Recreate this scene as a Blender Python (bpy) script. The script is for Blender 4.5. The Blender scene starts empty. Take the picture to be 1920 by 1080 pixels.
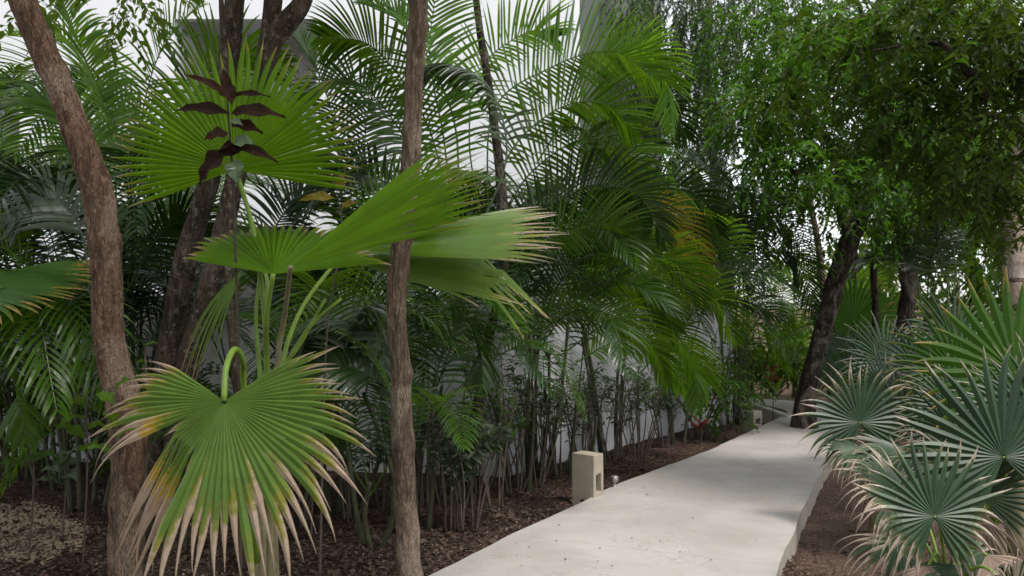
import bpy, bmesh, math, random
import numpy as np
from mathutils import Vector, Matrix, noise
R_ = math.radians
scene = bpy.context.scene
C = scene.collection

# ------------------------------------------------------------------ camera
CH, F = 1.55, 1500.0
PITCH = math.atan(35 / F)
cam_d = bpy.data.cameras.new('camera'); cam = bpy.data.objects.new('camera', cam_d); C.objects.link(cam)
cam.location = (0, 0, CH); cam.rotation_euler = (math.pi / 2 + PITCH, 0, 0)
cam_d.sensor_width = 36; cam_d.lens = 36 * F / 1920
cam_d.clip_start = 0.05; cam_d.clip_end = 3000
cam_d.dof.use_dof = True; cam_d.dof.focus_distance = 4.6; cam_d.dof.aperture_fstop = 3.5
scene.camera = cam
# ------------------------------------------------------------------ world, sun, exposure
SUN_EL, SUN_AZ = R_(62), R_(135)      # azimuth clockwise from +Y
world = bpy.data.worlds.new('World'); scene.world = world; world.use_nodes = True
wn = world.node_tree.nodes; wl = world.node_tree.links
sky = wn.new('ShaderNodeTexSky'); sky.sky_type = 'NISHITA'; sky.sun_disc = False
sky.sun_elevation = SUN_EL; sky.sun_rotation = SUN_AZ; sky.dust_density = 1.2; sky.air_density = 1.0; sky.ozone_density = 0.6
hz = wn.new('ShaderNodeHueSaturation'); hz.inputs['Saturation'].default_value = .22      # thin bright cloud whitens the blue
wl.new(sky.outputs[0], hz.inputs['Color']); wl.new(hz.outputs[0], wn['Background'].inputs[0]); wn['Background'].inputs[1].default_value = 0.15
sun_d = bpy.data.lights.new('sun', 'SUN'); sun = bpy.data.objects.new('sun', sun_d); C.objects.link(sun)
sun_d.energy = 1.5; sun_d.angle = R_(12); sun_d.color = (1.0, 0.95, 0.88)
sd = Vector((math.sin(SUN_AZ) * math.cos(SUN_EL), math.cos(SUN_AZ) * math.cos(SUN_EL), math.sin(SUN_EL)))
sun.rotation_euler = sd.to_track_quat('Z', 'Y').to_euler()
vs = scene.view_settings
vs.view_transform = 'Standard'; vs.look = 'None'; vs.gamma = 1; vs.exposure = 1.10
scene.cycles.max_bounces = 8; scene.cycles.transmission_bounces = 6; scene.cycles.transparent_max_bounces = 6

# ------------------------------------------------------------------ helpers
def ray(px, py):
    c, s = math.cos(PITCH), math.sin(PITCH)
    u = 540 - py
    return Vector((px - 960, F * c - u * s, F * s + u * c))
def P(px, py, D):
    d = ray(px, py); return Vector((0, 0, CH)) + d * (D / d.y)
def G(px, py, z=0.0):
    d = ray(px, py); return Vector((0, 0, CH)) + d * ((z - CH) / d.z)

def tag(o, label=None, cat=None, group=None, kind=None):
    if label: o['label'] = label
    if cat: o['category'] = cat
    if group: o['group'] = group
    if kind: o['kind'] = kind
    return o
def empty(name, loc, label, cat, group=None):
    o = bpy.data.objects.new(name, None); C.objects.link(o); o.location = loc
    o.empty_display_size = 0.1
    return tag(o, label, cat, group)
def link_mesh(name, me, mat, parent=None, smooth=False):
    o = bpy.data.objects.new(name, me); C.objects.link(o)
    if mat: me.materials.append(mat)
    if smooth:
        me.polygons.foreach_set('use_smooth', [True] * len(me.polygons))
    if parent:
        o.parent = parent
        o.matrix_parent_inverse = Matrix.Translation(-parent.location)   # children are modelled in world space
    return o

class MB:
    """collects vertices, faces and a per-vertex colour attribute"""
    def __init__(s): s.v = []; s.f = []; s.c = []
    def add(s, vs_, fs, col=(0, 0, 0, 0)):
        b = len(s.v); s.v += [tuple(x) for x in vs_]
        s.f += [tuple(i + b for i in f) for f in fs]
        s.c += (col if isinstance(col, list) else [col] * len(vs_))
    def tube(s, pts, rad, n=8, col=(0, .5, 0, 0), cap=True):
        ring = []; prev = None
        b = len(s.v)
        for i, p in enumerate(pts):
            t = (pts[min(i + 1, len(pts) - 1)] - pts[max(i - 1, 0)])
            if t.length < 1e-9: t = Vector((0, 0, 1))
            t.normalize()
            if prev is None:
                a = t.cross(Vector((0, 1, 0)) if abs(t.y) < .9 else Vector((1, 0, 0))).normalized()
            else:
                a = (prev - t * prev.dot(t)).normalized()
            prev = a; bb = t.cross(a)
            r = rad[i] if hasattr(rad, '__len__') else rad
            for k in range(n):
                an = 2 * math.pi * k / n
                s.v.append(tuple(p + (a * math.cos(an) + bb * math.sin(an)) * r))
                s.c.append((i / max(1, len(pts) - 1), col[1], col[2], col[3]))
        for i in range(len(pts) - 1):
            for k in range(n):
                k2 = (k + 1) % n
                s.f.append((b + i * n + k, b + i * n + k2, b + (i + 1) * n + k2, b + (i + 1) * n + k))
        if cap:
            s.f.append(tuple(b + (len(pts) - 1) * n + k for k in range(n)))
            s.f.append(tuple(b + k for k in reversed(range(n))))
    def mesh(s, name):
        me = bpy.data.meshes.new(name); me.from_pydata(s.v, [], s.f)
        at = me.attributes.new('lf', 'FLOAT_COLOR', 'POINT')
        at.data.foreach_set('color', np.array(s.c, dtype=np.float32).ravel())
        me.update(); return me
    def build(s, name, mat, parent=None, smooth=False):
        return link_mesh(name, s.mesh(name), mat, parent, smooth)

def catmull(pts, n):
    """resample through the points, n points in all"""
    P_ = [pts[0] * 2 - pts[1]] + list(pts) + [pts[-1] * 2 - pts[-2]]
    out = []; m = len(pts) - 1
    for j in range(n):
        u = j / (n - 1) * m; i = min(int(u), m - 1); t = u - i
        a, b, c, d = P_[i], P_[i + 1], P_[i + 2], P_[i + 3]
        out.append(0.5 * ((2 * b) + (c - a) * t + (2 * a - 5 * b + 4 * c - d) * t * t + (3 * b - a - 3 * c + d) * t ** 3))
    return out
def lerp_list(vals, n):
    m = len(vals) - 1; o = []
    for j in range(n):
        u = j / (n - 1) * m; i = min(int(u), m - 1); t = u - i
        o.append(vals[i] * (1 - t) + vals[i + 1] * t)
    return o

# ------------------------------------------------------------------ materials
def newmat(name):
    m = bpy.data.materials.new(name); m.use_nodes = True
    nt = m.node_tree; return m, nt, nt.nodes, nt.links, nt.nodes['Principled BSDF']
def rgb(c): return (c[0], c[1], c[2], 1)
def mathn(nt, op, a, b=None, clamp=False):
    n = nt.nodes.new('ShaderNodeMath'); n.operation = op; n.use_clamp = clamp
    for i, x in enumerate((a, b)):
        if x is None: continue
        if isinstance(x, (int, float)): n.inputs[i].default_value = x
        else: nt.links.new(x, n.inputs[i])
    return n.outputs[0]
def mixc(nt, f, a, b):
    n = nt.nodes.new('ShaderNodeMix'); n.data_type = 'RGBA'
    if isinstance(f, (int, float)): n.inputs[0].default_value = f
    else: nt.links.new(f, n.inputs[0])
    for k, x in ((6, a), (7, b)):
        if isinstance(x, tuple): n.inputs[k].default_value = rgb(x)
        else: nt.links.new(x, n.inputs[k])
    return n.outputs[2]
def noisen(nt, scale, detail=3, rough=.55, vec=None, dist=0):
    n = nt.nodes.new('ShaderNodeTexNoise'); n.inputs['Scale'].default_value = scale
    n.inputs['Detail'].default_value = detail; n.inputs['Roughness'].default_value = rough; n.inputs['Distortion'].default_value = dist
    if vec is not None: nt.links.new(vec, n.inputs['Vector'])
    return n
def ramp(nt, src, lo, hi):
    n = nt.nodes.new('ShaderNodeMapRange'); n.interpolation_type = 'SMOOTHSTEP'
    n.inputs[1].default_value = lo; n.inputs[2].default_value = hi
    nt.links.new(src, n.inputs[0]); return n.outputs[0]
def worldpos(nt, scale=None):
    g = nt.nodes.new('ShaderNodeNewGeometry')
    if scale is None: return g.outputs['Position']
    m = nt.nodes.new('ShaderNodeMapping'); m.inputs['Scale'].default_value = scale
    nt.links.new(g.outputs['Position'], m.inputs['Vector']); return m.outputs[0]

def leafmat(name, ca, cb, trans=(.16, .3, .02), tf=.35, rough=.38, dry=None, yellow=(.46, .30, .04), spec=.22):
    """ca..cb by per-leaf random; dry = colour the tips take where the 'dry' attribute says so"""
    m, nt, N, L, bs = newmat(name)
    at = N.new('ShaderNodeAttribute'); at.attribute_name = 'lf'
    sp = N.new('ShaderNodeSeparateColor'); L.new(at.outputs['Color'], sp.inputs[0])
    t, rnd, dr = sp.outputs[0], sp.outputs[1], sp.outputs[2]
    oi = N.new('ShaderNodeObjectInfo')
    r2 = mathn(nt, 'ADD', mathn(nt, 'MULTIPLY', rnd, .7), mathn(nt, 'MULTIPLY', oi.outputs['Random'], .3))
    col = mixc(nt, r2, ca, cb)
    nz = noisen(nt, 9, 3)
    L.new(worldpos(nt), nz.inputs['Vector'])
    br = mathn(nt, 'ADD', mathn(nt, 'MULTIPLY', nz.outputs[0], .8), .6)
    hs = N.new('ShaderNodeHueSaturation'); L.new(col, hs.inputs['Color']); L.new(br, hs.inputs['Value'])
    col = hs.outputs[0]
    tcol = mixc(nt, r2, tuple(x * .55 for x in trans), trans)
    yl = at.outputs['Alpha']
    if dry is not None:
        nz2 = noisen(nt, 38, 3); L.new(worldpos(nt), nz2.inputs['Vector'])
        e = mathn(nt, 'ADD', mathn(nt, 'ADD', t, dr), mathn(nt, 'MULTIPLY', mathn(nt, 'SUBTRACT', nz2.outputs[0], .5), .25))
        fy = ramp(nt, e, .86, 1.0); fd = ramp(nt, e, .98, 1.06)
        dcol = mixc(nt, nz2.outputs[0], tuple(x * .55 for x in dry), tuple(min(1, x * 1.25) for x in dry))
        col = mixc(nt, fd, mixc(nt, mathn(nt, 'MULTIPLY', fy, yl), col, yellow), dcol)
        tcol = mixc(nt, fd, mixc(nt, mathn(nt, 'MULTIPLY', fy, yl), tcol, yellow), tuple(x * .6 for x in dry))
    L.new(col, bs.inputs['Base Color']); bs.inputs['Roughness'].default_value = rough
    bs.inputs['Specular IOR Level'].default_value = spec
    tr = N.new('ShaderNodeBsdfTranslucent'); L.new(tcol, tr.inputs[0])
    mx = N.new('ShaderNodeMixShader'); mx.inputs[0].default_value = tf
    L.new(bs.outputs[0], mx.inputs[1]); L.new(tr.outputs[0], mx.inputs[2])
    L.new(mx.outputs[0], N['Material Output'].inputs[0])
    return m

def barkmat(name, dark, mid, light, zs=1.6, xs=14, lich=None, bump=.7, spots=None):
    m, nt, N, L, bs = newmat(name)
    v = worldpos(nt, (xs, xs, zs))
    n1 = noisen(nt, 1.6, 6, .65, v, .6); n2 = noisen(nt, 5, 5, .7, v, .3)
    n3 = noisen(nt, 6, 4, .6, worldpos(nt))
    c = mixc(nt, ramp(nt, n1.outputs[0], .36, .62), dark, mid)
    c = mixc(nt, mathn(nt, 'MULTIPLY', ramp(nt, n2.outputs[0], .5, .72), .8), c, light)
    c = mixc(nt, mathn(nt, 'MULTIPLY', ramp(nt, n3.outputs[0], .42, .7), .45), c, dark)
    n7 = noisen(nt, 3.2, 5, .65, worldpos(nt, (1, 1, .7)), .8)
    c = mixc(nt, mathn(nt, 'MULTIPLY', ramp(nt, n7.outputs[0], .50, .62), .55), c, tuple(min(.6, x * .9 + .03) for x in light))
    if lich:
        n4 = noisen(nt, 17, 6, .7, worldpos(nt))
        c = mixc(nt, ramp(nt, n4.outputs[0], .54, .6), c, lich)
    if spots:
        n5 = noisen(nt, 5, 3, .6, worldpos(nt, (1, 1, 2.6)))
        c = mixc(nt, ramp(nt, n5.outputs[0], .56, .6), c, spots)
    L.new(c, bs.inputs['Base Color']); bs.inputs['Roughness'].default_value = .9; bs.inputs['Specular IOR Level'].default_value = .2
    bp = N.new('ShaderNodeBump'); bp.inputs['Strength'].default_value = bump; bp.inputs['Distance'].default_value = .05
    n6 = noisen(nt, 14, 5, .7, v, .5); c = mixc(nt, ramp(nt, n6.outputs[0], .56, .36), c, dark); L.new(c, bs.inputs['Base Color'])
    L.new(mathn(nt, 'ADD', mathn(nt, 'ADD', mathn(nt, 'MULTIPLY', n2.outputs[0], .7), n1.outputs[0]), mathn(nt, 'MULTIPLY', n6.outputs[0], .45)), bp.inputs['Height']); L.new(bp.outputs[0], bs.inputs['Normal'])
    return m

def flatmat(name, col, rough=.7, var=.25, scale=6, bump=.0, spec=.4, metal=0):
    m, nt, N, L, bs = newmat(name)
    n1 = noisen(nt, scale, 5, .6, worldpos(nt)); n2 = noisen(nt, scale * 9, 4, .6, worldpos(nt))
    f = mathn(nt, 'ADD', mathn(nt, 'MULTIPLY', n1.outputs[0], .65), mathn(nt, 'MULTIPLY', n2.outputs[0], .35))
    c = mixc(nt, ramp(nt, f, .3, .7), tuple(x * (1 - var) for x in col), tuple(min(1, x * (1 + var * .5)) for x in col))
    L.new(c, bs.inputs['Base Color']); bs.inputs['Roughness'].default_value = rough
    bs.inputs['Specular IOR Level'].default_value = spec; bs.inputs['Metallic'].default_value = metal
    if bump:
        bp = N.new('ShaderNodeBump'); bp.inputs['Strength'].default_value = bump; bp.inputs['Distance'].default_value = .01
        L.new(n2.outputs[0], bp.inputs['Height']); L.new(bp.outputs[0], bs.inputs['Normal'])
    return m

TAN = (.50, .37, .27)
M = {}
M['fan'] = leafmat('fan_leaf_green', (.07, .155, .006), (.12, .235, .010), (.29, .50, .006), .42, .45, TAN, spec=.14)
M['fan_shiny'] = leafmat('fan_leaf_glossy', (.10, .19, .012), (.14, .25, .02), (.28, .45, .012), .35, .26, TAN, spec=.9)
M['fan_dull'] = leafmat('fan_leaf_old_green', (.09, .165, .028), (.13, .215, .04), (.2, .32, .03), .25, .5, TAN)
M['fan_blue'] = leafmat('thatch_leaf_bluegreen', (.016, .042, .019), (.042, .088, .036), (.07, .14, .025), .18, .45, (.46, .36, .29), (.26, .26, .10), spec=.5)
M['fan_lime'] = leafmat('thatch_leaf_backlit', (.03, .085, .008), (.05, .12, .012), (.10, .23, .010), .38, .42, (.45, .28, .12))  # yellow green of backlit blades put into the leaf colour
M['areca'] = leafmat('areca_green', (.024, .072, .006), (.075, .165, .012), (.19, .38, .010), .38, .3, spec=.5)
M['areca_dark'] = leafmat('areca_shaded_green', (.007, .022, .004), (.024, .058, .008), (.05, .12, .008), .22, .3, spec=.5)  # darkened copy of the areca leaf, deep shade put into its colour
M['areca_lime'] = leafmat('areca_lime_backlit', (.05, .125, .010), (.10, .22, .02), (.24, .46, .02), .45, .4)  # lighter lime copy, glow of backlit fronds put into the colour
M['areca_grey'] = leafmat('areca_sheen', (.07, .10, .06), (.10, .13, .08), (.07, .12, .03), .2, .28, spec=.5)  # greyish base colour stands in for sky sheen on the fronds
M['areca_yellow'] = leafmat('areca_yellowing', (.16, .13, .015), (.22, .17, .02), (.35, .25, .02), .35, .45)
M['dead'] = leafmat('dead_fan_leaf', (.16, .11, .08), (.34, .26, .20), (.2, .14, .1), .15, .7)
M['stem_green'] = flatmat('palm_stem_green', (.06, .062, .03), .65, .5, 12)
M['petiole'] = flatmat('petiole_green', (.17, .28, .035), .42, .25, 14)
M['petiole_dry'] = flatmat('petiole_brown', (.2, .17, .09), .6, .4, 14)
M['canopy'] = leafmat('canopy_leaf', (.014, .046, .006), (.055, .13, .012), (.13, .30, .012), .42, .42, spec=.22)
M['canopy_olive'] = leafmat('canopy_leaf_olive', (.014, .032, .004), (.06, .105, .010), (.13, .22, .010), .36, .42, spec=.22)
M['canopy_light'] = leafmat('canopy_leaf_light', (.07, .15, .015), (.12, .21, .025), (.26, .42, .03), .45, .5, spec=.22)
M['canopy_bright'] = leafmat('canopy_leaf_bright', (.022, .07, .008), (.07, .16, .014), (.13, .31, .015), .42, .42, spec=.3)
M['feather'] = leafmat('feathery_leaf', (.06, .10, .045), (.10, .14, .065), (.12, .19, .05), .35, .5)
M['shrub'] = leafmat('shrub_leaf_grey', (.07, .10, .055), (.11, .14, .08), (.10, .14, .05), .25, .5)
M['shrub_green'] = leafmat('shrub_leaf_green', (.035, .09, .015), (.07, .14, .02), (.13, .25, .02), .35, .45)
M['red_leaf'] = leafmat('red_leaf', (.16, .015, .015), (.25, .04, .03), (.3, .04, .03), .3, .45)
M['brown_leaf'] = leafmat('dark_brown_leaf', (.016, .008, .005), (.035, .014, .007), (.06, .02, .005), .12, .75, spec=.15)
M['pale_leaf'] = leafmat('pale_glossy_leaf', (.10, .15, .08), (.12, .17, .09), (.12, .2, .08), .25, .25)
M['yellow_leaf'] = leafmat('yellow_leaf', (.45, .26, .02), (.5, .3, .03), (.5, .3, .03), .3, .5)
M['bark_red'] = barkmat('bark_red_brown', (.075, .042, .026), (.27, .165, .11), (.50, .36, .26), 3.2, 13)
M['bark_grey'] = barkmat('bark_furrowed', (.075, .05, .034), (.27, .19, .135), (.56, .44, .33), 3.0, 20)
M['bark_lichen'] = barkmat('bark_lichen', (.03, .022, .016), (.10, .07, .045), (.17, .12, .09), 2, 10, (.20, .19, .15))
M['bark_dark'] = barkmat('bark_dark', (.012, .009, .007), (.06, .046, .034), (.30, .25, .20), 2.2, 9)
M['bark_pale'] = barkmat('bark_pale', (.26, .18, .14), (.42, .34, .29), (.55, .5, .46), 2, 6, None, .4, (.04, .035, .03))
M['twig'] = flatmat('twig', (.10, .08, .06), .85, .4, 20)
M['twig_dark'] = flatmat('twig_dark', (.07, .055, .04), .85, .4, 20)

# ------------------------------------------------------------------ setting: ground, path
def smooth01(x): x = max(0, min(1, x)); return x * x * (3 - 2 * x)
LE = [(560, 1230), (680, 1150), (799, 1080), (870, 1045), (973, 993), (1073, 948), (1158, 906), (1280, 861), (1335, 840), (1390, 815), (1432, 795), (1465, 780), (1476, 771), (1450, 762), (1400, 757), (1300, 753)]
RE = [(1420, 1230), (1440, 1150), (1452, 1085), (1470, 1032), (1488, 998), (1503, 958), (1520, 922), (1542, 880), (1560, 846), (1572, 815), (1575, 790), (1565, 772), (1540, 758), (1490, 751), (1420, 747), (1300, 744)]
LEp = catmull([G(*p) for p in LE], 90); REp = catmull([G(*p) for p in RE], 90)
def in_path(x, y, m=0.0):
    # left/right x of the path at this y (near stretch only)
    if y > 11.6: 
        return False
    def xat(pts):
        best = min(pts[:70], key=lambda p: abs(p.y - y)); return best.x
    return xat(LEp) - m < x < xat(REp) + m
def soil_h(x, y):
    side = -0.16 if x > 1.0 + 0.16 * y else -0.10
    h = side + 0.025 * noise.noise(Vector((x * 1.1, y * 1.1, 3))) + 0.02 * noise.noise(Vector((x * 6, y * 6, 9)))
    return h
def ground():
    xs = sorted(set([round(v, 3) for v in np.concatenate([np.linspace(-600, -16, 14), np.linspace(-16, -5, 26), np.linspace(-5, 5, 170), np.linspace(5, 16, 30), np.linspace(16, 600, 14)])]))
    ys = sorted(set([round(v, 3) for v in np.concatenate([np.linspace(-60, 1, 10), np.linspace(1, 10, 170), np.linspace(10, 20, 50), np.linspace(20, 900, 20)])]))
    vv = []
    for y in ys:
        for x in xs:
            e = 0.012 * noise.noise(Vector((x * 17, y * 17, 1))) if abs(x) < 6 and y < 12 else 0
            vv.append((x, y, soil_h(x, y) + e if abs(x) < 40 and y < 40 else -.12))
    nx = len(xs)
    ff = [(j * nx + i, j * nx + i + 1, (j + 1) * nx + i + 1, (j + 1) * nx + i) for j in range(len(ys) - 1) for i in range(nx - 1)]
    me = bpy.data.meshes.new('ground'); me.from_pydata(vv, [], ff)
    m, nt, N, L, bs = newmat('mulch_soil')
    p = worldpos(nt)
    n1 = noisen(nt, 2.2, 5, .6, p); n2 = noisen(nt, 34, 6, .72, p, .4)
    vo = N.new('ShaderNodeTexVoronoi'); vo.inputs['Scale'].default_value = 46; L.new(p, vo.inputs['Vector'])
    c = mixc(nt, ramp(nt, n2.outputs[0], .34, .66), (.022, .014, .011), (.095, .06, .045))
    pale = mathn(nt, 'MULTIPLY', ramp(nt, vo.outputs['Color'], .78, .86), .8)
    c = mixc(nt, pale, c, (.23, .165, .125))
    sx = N.new('ShaderNodeSeparateXYZ'); L.new(p, sx.inputs[0])
    rt = ramp(nt, mathn(nt, 'SUBTRACT', sx.outputs[0], mathn(nt, 'MULTIPLY', sx.outputs[1], .16)), .9, 1.3)
    c = mixc(nt, mathn(nt, 'MULTIPLY', rt, .55), c, (.21, .14, .105))
    L.new(c, bs.inputs['Base Color']); bs.inputs['Roughness'].default_value = .95; bs.inputs['Specular IOR Level'].default_value = .15
    bp = N.new('ShaderNodeBump'); bp.inputs['Strength'].default_value = 1; bp.inputs['Distance'].default_value = .03
    L.new(mathn(nt, 'ADD', n2.outputs[0], mathn(nt, 'MULTIPLY', vo.outputs['Distance'], .5)), bp.inputs['Height']); L.new(bp.outputs[0], bs.inputs['Normal'])
    tag(link_mesh('ground', me, m, None, True), kind='structure')
ground()

def concrete_path():
    m, nt, N, L, bs = newmat('path_concrete')
    p = worldpos(nt)
    n1 = noisen(nt, 1.1, 5, .6, p); n2 = noisen(nt, 5, 6, .65, p); n3 = noisen(nt, 60, 4, .6, p); n4 = noisen(nt, 260, 2, .5, p)
    c = mixc(nt, ramp(nt, n1.outputs[0], .35, .65), (.355, .328, .308), (.435, .408, .386))
    c = mixc(nt, mathn(nt, 'MULTIPLY', ramp(nt, n2.outputs[0], .52, .7), .35), c, (.44, .365, .32))
    c = mixc(nt, mathn(nt, 'MULTIPLY', ramp(nt, n3.outputs[0], .40, .7), .22), c, (.40, .37, .33))
    c = mixc(nt, mathn(nt, 'MULTIPLY', ramp(nt, n4.outputs[0], .66, .72), .35), c, (.2, .17, .14))
    n5 = noisen(nt, 2.3, 8, .75, p, 1.2)
    c = mixc(nt, mathn(nt, 'MULTIPLY', ramp(nt, n5.outputs[0], .50, .62), .30), c, (.30, .27, .235))
    vc = N.new('ShaderNodeTexVoronoi'); vc.feature = 'DISTANCE_TO_EDGE'; vc.inputs['Scale'].default_value = .55
    nd = N.new('ShaderNodeVectorMath'); nd.operation = 'ADD'; L.new(p, nd.inputs[0]); L.new(noisen(nt, 3.0, 5, .6, p).outputs['Color'], nd.inputs[1]); L.new(nd.outputs[0], vc.inputs['Vector'])
    c = mixc(nt, mathn(nt, 'MULTIPLY', mathn(nt, 'SUBTRACT', 1, ramp(nt, vc.outputs['Distance'], .0012, .005)), .30), c, (.2, .17, .14))
    # saw cut joints across the slab
    sx = N.new('ShaderNodeSeparateXYZ'); L.new(p, sx.inputs[0])
    wob = noisen(nt, 4, 2, .5, p)
    for (a, b) in (((965, 1003), (1462, 1060)), ((1190, 893), (1545, 905)), ((1345, 836), (1566, 838)), ((640, 1170), (1436, 1170))):
        A, B = G(*a), G(*b); d = (B - A); nn = Vector((-d.y, d.x, 0)).normalized(); off = A.dot(nn)
        q = mathn(nt, 'ADD', mathn(nt, 'MULTIPLY', sx.outputs[0], nn.x), mathn(nt, 'MULTIPLY', sx.outputs[1], nn.y))
        q = mathn(nt, 'ADD', mathn(nt, 'SUBTRACT', q, off), mathn(nt, 'MULTIPLY', wob.outputs[0], .012))
        k = mathn(nt, 'SUBTRACT', 1, mathn(nt, 'DIVIDE', mathn(nt, 'ABSOLUTE', q), .005, True), True)
        c = mixc(nt, mathn(nt, 'MULTIPLY', k, .6), c, (.22, .19, .16))
    # darker mottled tan on the vertical kerb faces
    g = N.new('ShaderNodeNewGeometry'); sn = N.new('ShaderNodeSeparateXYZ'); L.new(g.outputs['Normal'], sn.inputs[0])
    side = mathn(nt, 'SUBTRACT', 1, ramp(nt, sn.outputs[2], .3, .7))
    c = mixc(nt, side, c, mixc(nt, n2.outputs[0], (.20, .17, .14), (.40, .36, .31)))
    L.new(c, bs.inputs['Base Color']); bs.inputs['Roughness'].default_value = .8; bs.inputs['Specular IOR Level'].default_value = .25
    bp = N.new('ShaderNodeBump'); bp.inputs['Strength'].default_value = .25; bp.inputs['Distance'].default_value = .006
    L.new(mathn(nt, 'ADD', n3.outputs[0], n2.outputs[0]), bp.inputs['Height']); L.new(bp.outputs[0], bs.inputs['Normal'])
    n = len(LEp); cols = 10; vv = []; ff = []
    for i in range(n):
        a, b = LEp[i], REp[i]
        wl_ = .014 * noise.noise(Vector((a.x * 3, a.y * 3, 0))) ; wr_ = .014 * noise.noise(Vector((b.x * 3.5, b.y * 3.5, 5)))
        for k in range(cols):
            t = k / (cols - 1); q = a.lerp(b, t)
            q = q + Vector((wl_ * (1 - t) + wr_ * t, 0, 0))
            if k in (0, cols - 1): q.z -= .008
            vv.append(tuple(q))
        for e, s_ in ((a, -1), (b, 1)):
            vv.append((e.x + (wl_ if s_ < 0 else wr_) + s_ * .006, e.y, -.30))
    w = cols + 2
    for i in range(n - 1):
        for k in range(cols - 1):
            ff.append((i * w + k, i * w + k + 1, (i + 1) * w + k + 1, (i + 1) * w + k))
        ff.append((i * w + cols, i * w, (i + 1) * w, (i + 1) * w + cols))
        ff.append((i * w + cols - 1, i * w + cols + 1, (i + 1) * w + cols + 1, (i + 1) * w + cols - 1))
    me = bpy.data.meshes.new('path'); me.from_pydata(vv, [], ff)
    tag(link_mesh('path', me, m), kind='structure')
concrete_path()

# ------------------------------------------------------------------ leaf clouds (vectorised)
rng = np.random.default_rng(7); V3 = Vector
LT = np.array([[0, 0, 0], [-.5, .38, .10], [0, .45, 0], [.5, .38, .10], [-.36, .7, .04], [0, .75, -.04], [.36, .7, .04], [0, 1, -.12]])
LFc = np.array([[0, 2, 1, -1], [0, 3, 2, -1], [1, 2, 5, 4], [2, 3, 6, 5], [4, 5, 7, -1], [5, 6, 7, -1]])
def unit(a): return a / np.maximum(np.linalg.norm(a, axis=-1, keepdims=True), 1e-9)
def leaves_mesh(name, pos, dirs, nrm, ln, wd, rnd=None):
    n = len(pos); dirs = unit(dirs); side = unit(np.cross(dirs, nrm)); up = np.cross(side, dirs)
    T = LT[None]
    v = pos[:, None] + side[:, None] * (T[..., 0:1] * wd[:, None, None]) + dirs[:, None] * (T[..., 1:2] * ln[:, None, None]) + up[:, None] * (T[..., 2:3] * ln[:, None, None])
    k = LT.shape[0]; v = v.reshape(-1, 3)
    base = (np.arange(n) * k)
    tris = LFc[[0, 1, 4, 5], :3]; quads = LFc[[2, 3]]
    t_all = (tris[None] + base[:, None, None]).reshape(-1, 3); q_all = (quads[None] + base[:, None, None]).reshape(-1, 4)
    me = bpy.data.meshes.new(name)
    me.vertices.add(len(v)); me.vertices.foreach_set('co', v.astype(np.float32).ravel())
    nl = len(t_all) * 3 + len(q_all) * 4
    me.loops.add(nl); me.loops.foreach_set('vertex_index', np.concatenate([t_all.ravel(), q_all.ravel()]).astype(np.int32))
    ls = np.concatenate([np.arange(len(t_all)) * 3, len(t_all) * 3 + np.arange(len(q_all)) * 4]).astype(np.int32)
    me.polygons.add(len(ls)); me.polygons.foreach_set('loop_start', ls)
    me.update(calc_edges=True); me.validate()
    if rnd is None: rnd = rng.random(n)
    col = np.zeros((n, k, 4), np.float32); col[..., 0] = LT[None, :, 1]; col[..., 1] = rnd[:, None]
    at = me.attributes.new('lf', 'FLOAT_COLOR', 'POINT'); at.data.foreach_set('color', col.ravel())
    return me

def sprays(blobs, n, spray_len, per, ll, lw, droop=.5, seed=0, spread=1.0, centre=None):
    """leaf twigs scattered through ellipsoid blobs [(centre, radii)]; returns leaf arrays and twig polylines"""
    r = np.random.default_rng(seed)
    vol = np.array([b[1][0] * b[1][1] * b[1][2] for b in blobs]) ** .8; vol = vol / vol.sum()
    which = r.choice(len(blobs), n, p=vol)
    pos = []; dr = []; nm = []; L_ = []; W_ = []; rd = []; tw = []
    for w in which:
        c, rad = blobs[w]
        d = unit(r.normal(size=3)); rr = r.random() ** .45
        o = np.array(c) + d * np.array(rad) * rr
        out = unit(d * np.array([1, 1, .35]) + r.normal(size=3) * .55)
        cur = o.copy(); k = max(4, int(per * (0.7 + .6 * r.random()))); sl = spray_len * (.6 + .8 * r.random())
        pts = [cur.copy()]; tone = r.random()
        sgn = 1
        for j in range(k):
            out = unit(out + np.array([0, 0, -droop * .22]) + r.normal(size=3) * .06)
            cur = cur + out * sl / k; pts.append(cur.copy())
            side = unit(np.cross(out, [0, 0, 1])) * sgn; sgn = -sgn
            ld = unit(out * .55 + side * .8 * spread + r.normal(size=3) * .28 + np.array([0, 0, -droop * .5]))
            pos.append(cur.copy()); dr.append(ld); nm.append(unit(np.array([0, 0, 1.]) + r.normal(size=3) * .45))
            f = .65 + .6 * r.random(); L_.append(ll * f); W_.append(lw * f); rd.append(min(1, max(0, tone * .7 + .3 * r.random())))
        tw.append(pts)
    return (np.array(pos), np.array(dr), np.array(nm), np.array(L_), np.array(W_), np.array(rd)), tw
def crown(parent, name, blobs, n, spray_len, per, ll, lw, mat, twig=None, droop=.5, seed=0, spread=1.0, tw_r=.003, every=1):
    a, tw = sprays(blobs, n, spray_len, per, ll, lw, droop, seed, spread)
    o = link_mesh(name, leaves_mesh(name, *a[:5], rnd=a[5]), mat, parent)
    if twig:
        mb = MB()
        for pts in tw[::every]:
            q = [Vector(pts[0]), Vector(pts[len(pts) // 2]), Vector(pts[-1])]
            mb.tube(q, [tw_r, tw_r * .7, tw_r * .3], 3, cap=False)
        mb.build('twigs', twig, parent)
    return o

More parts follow.
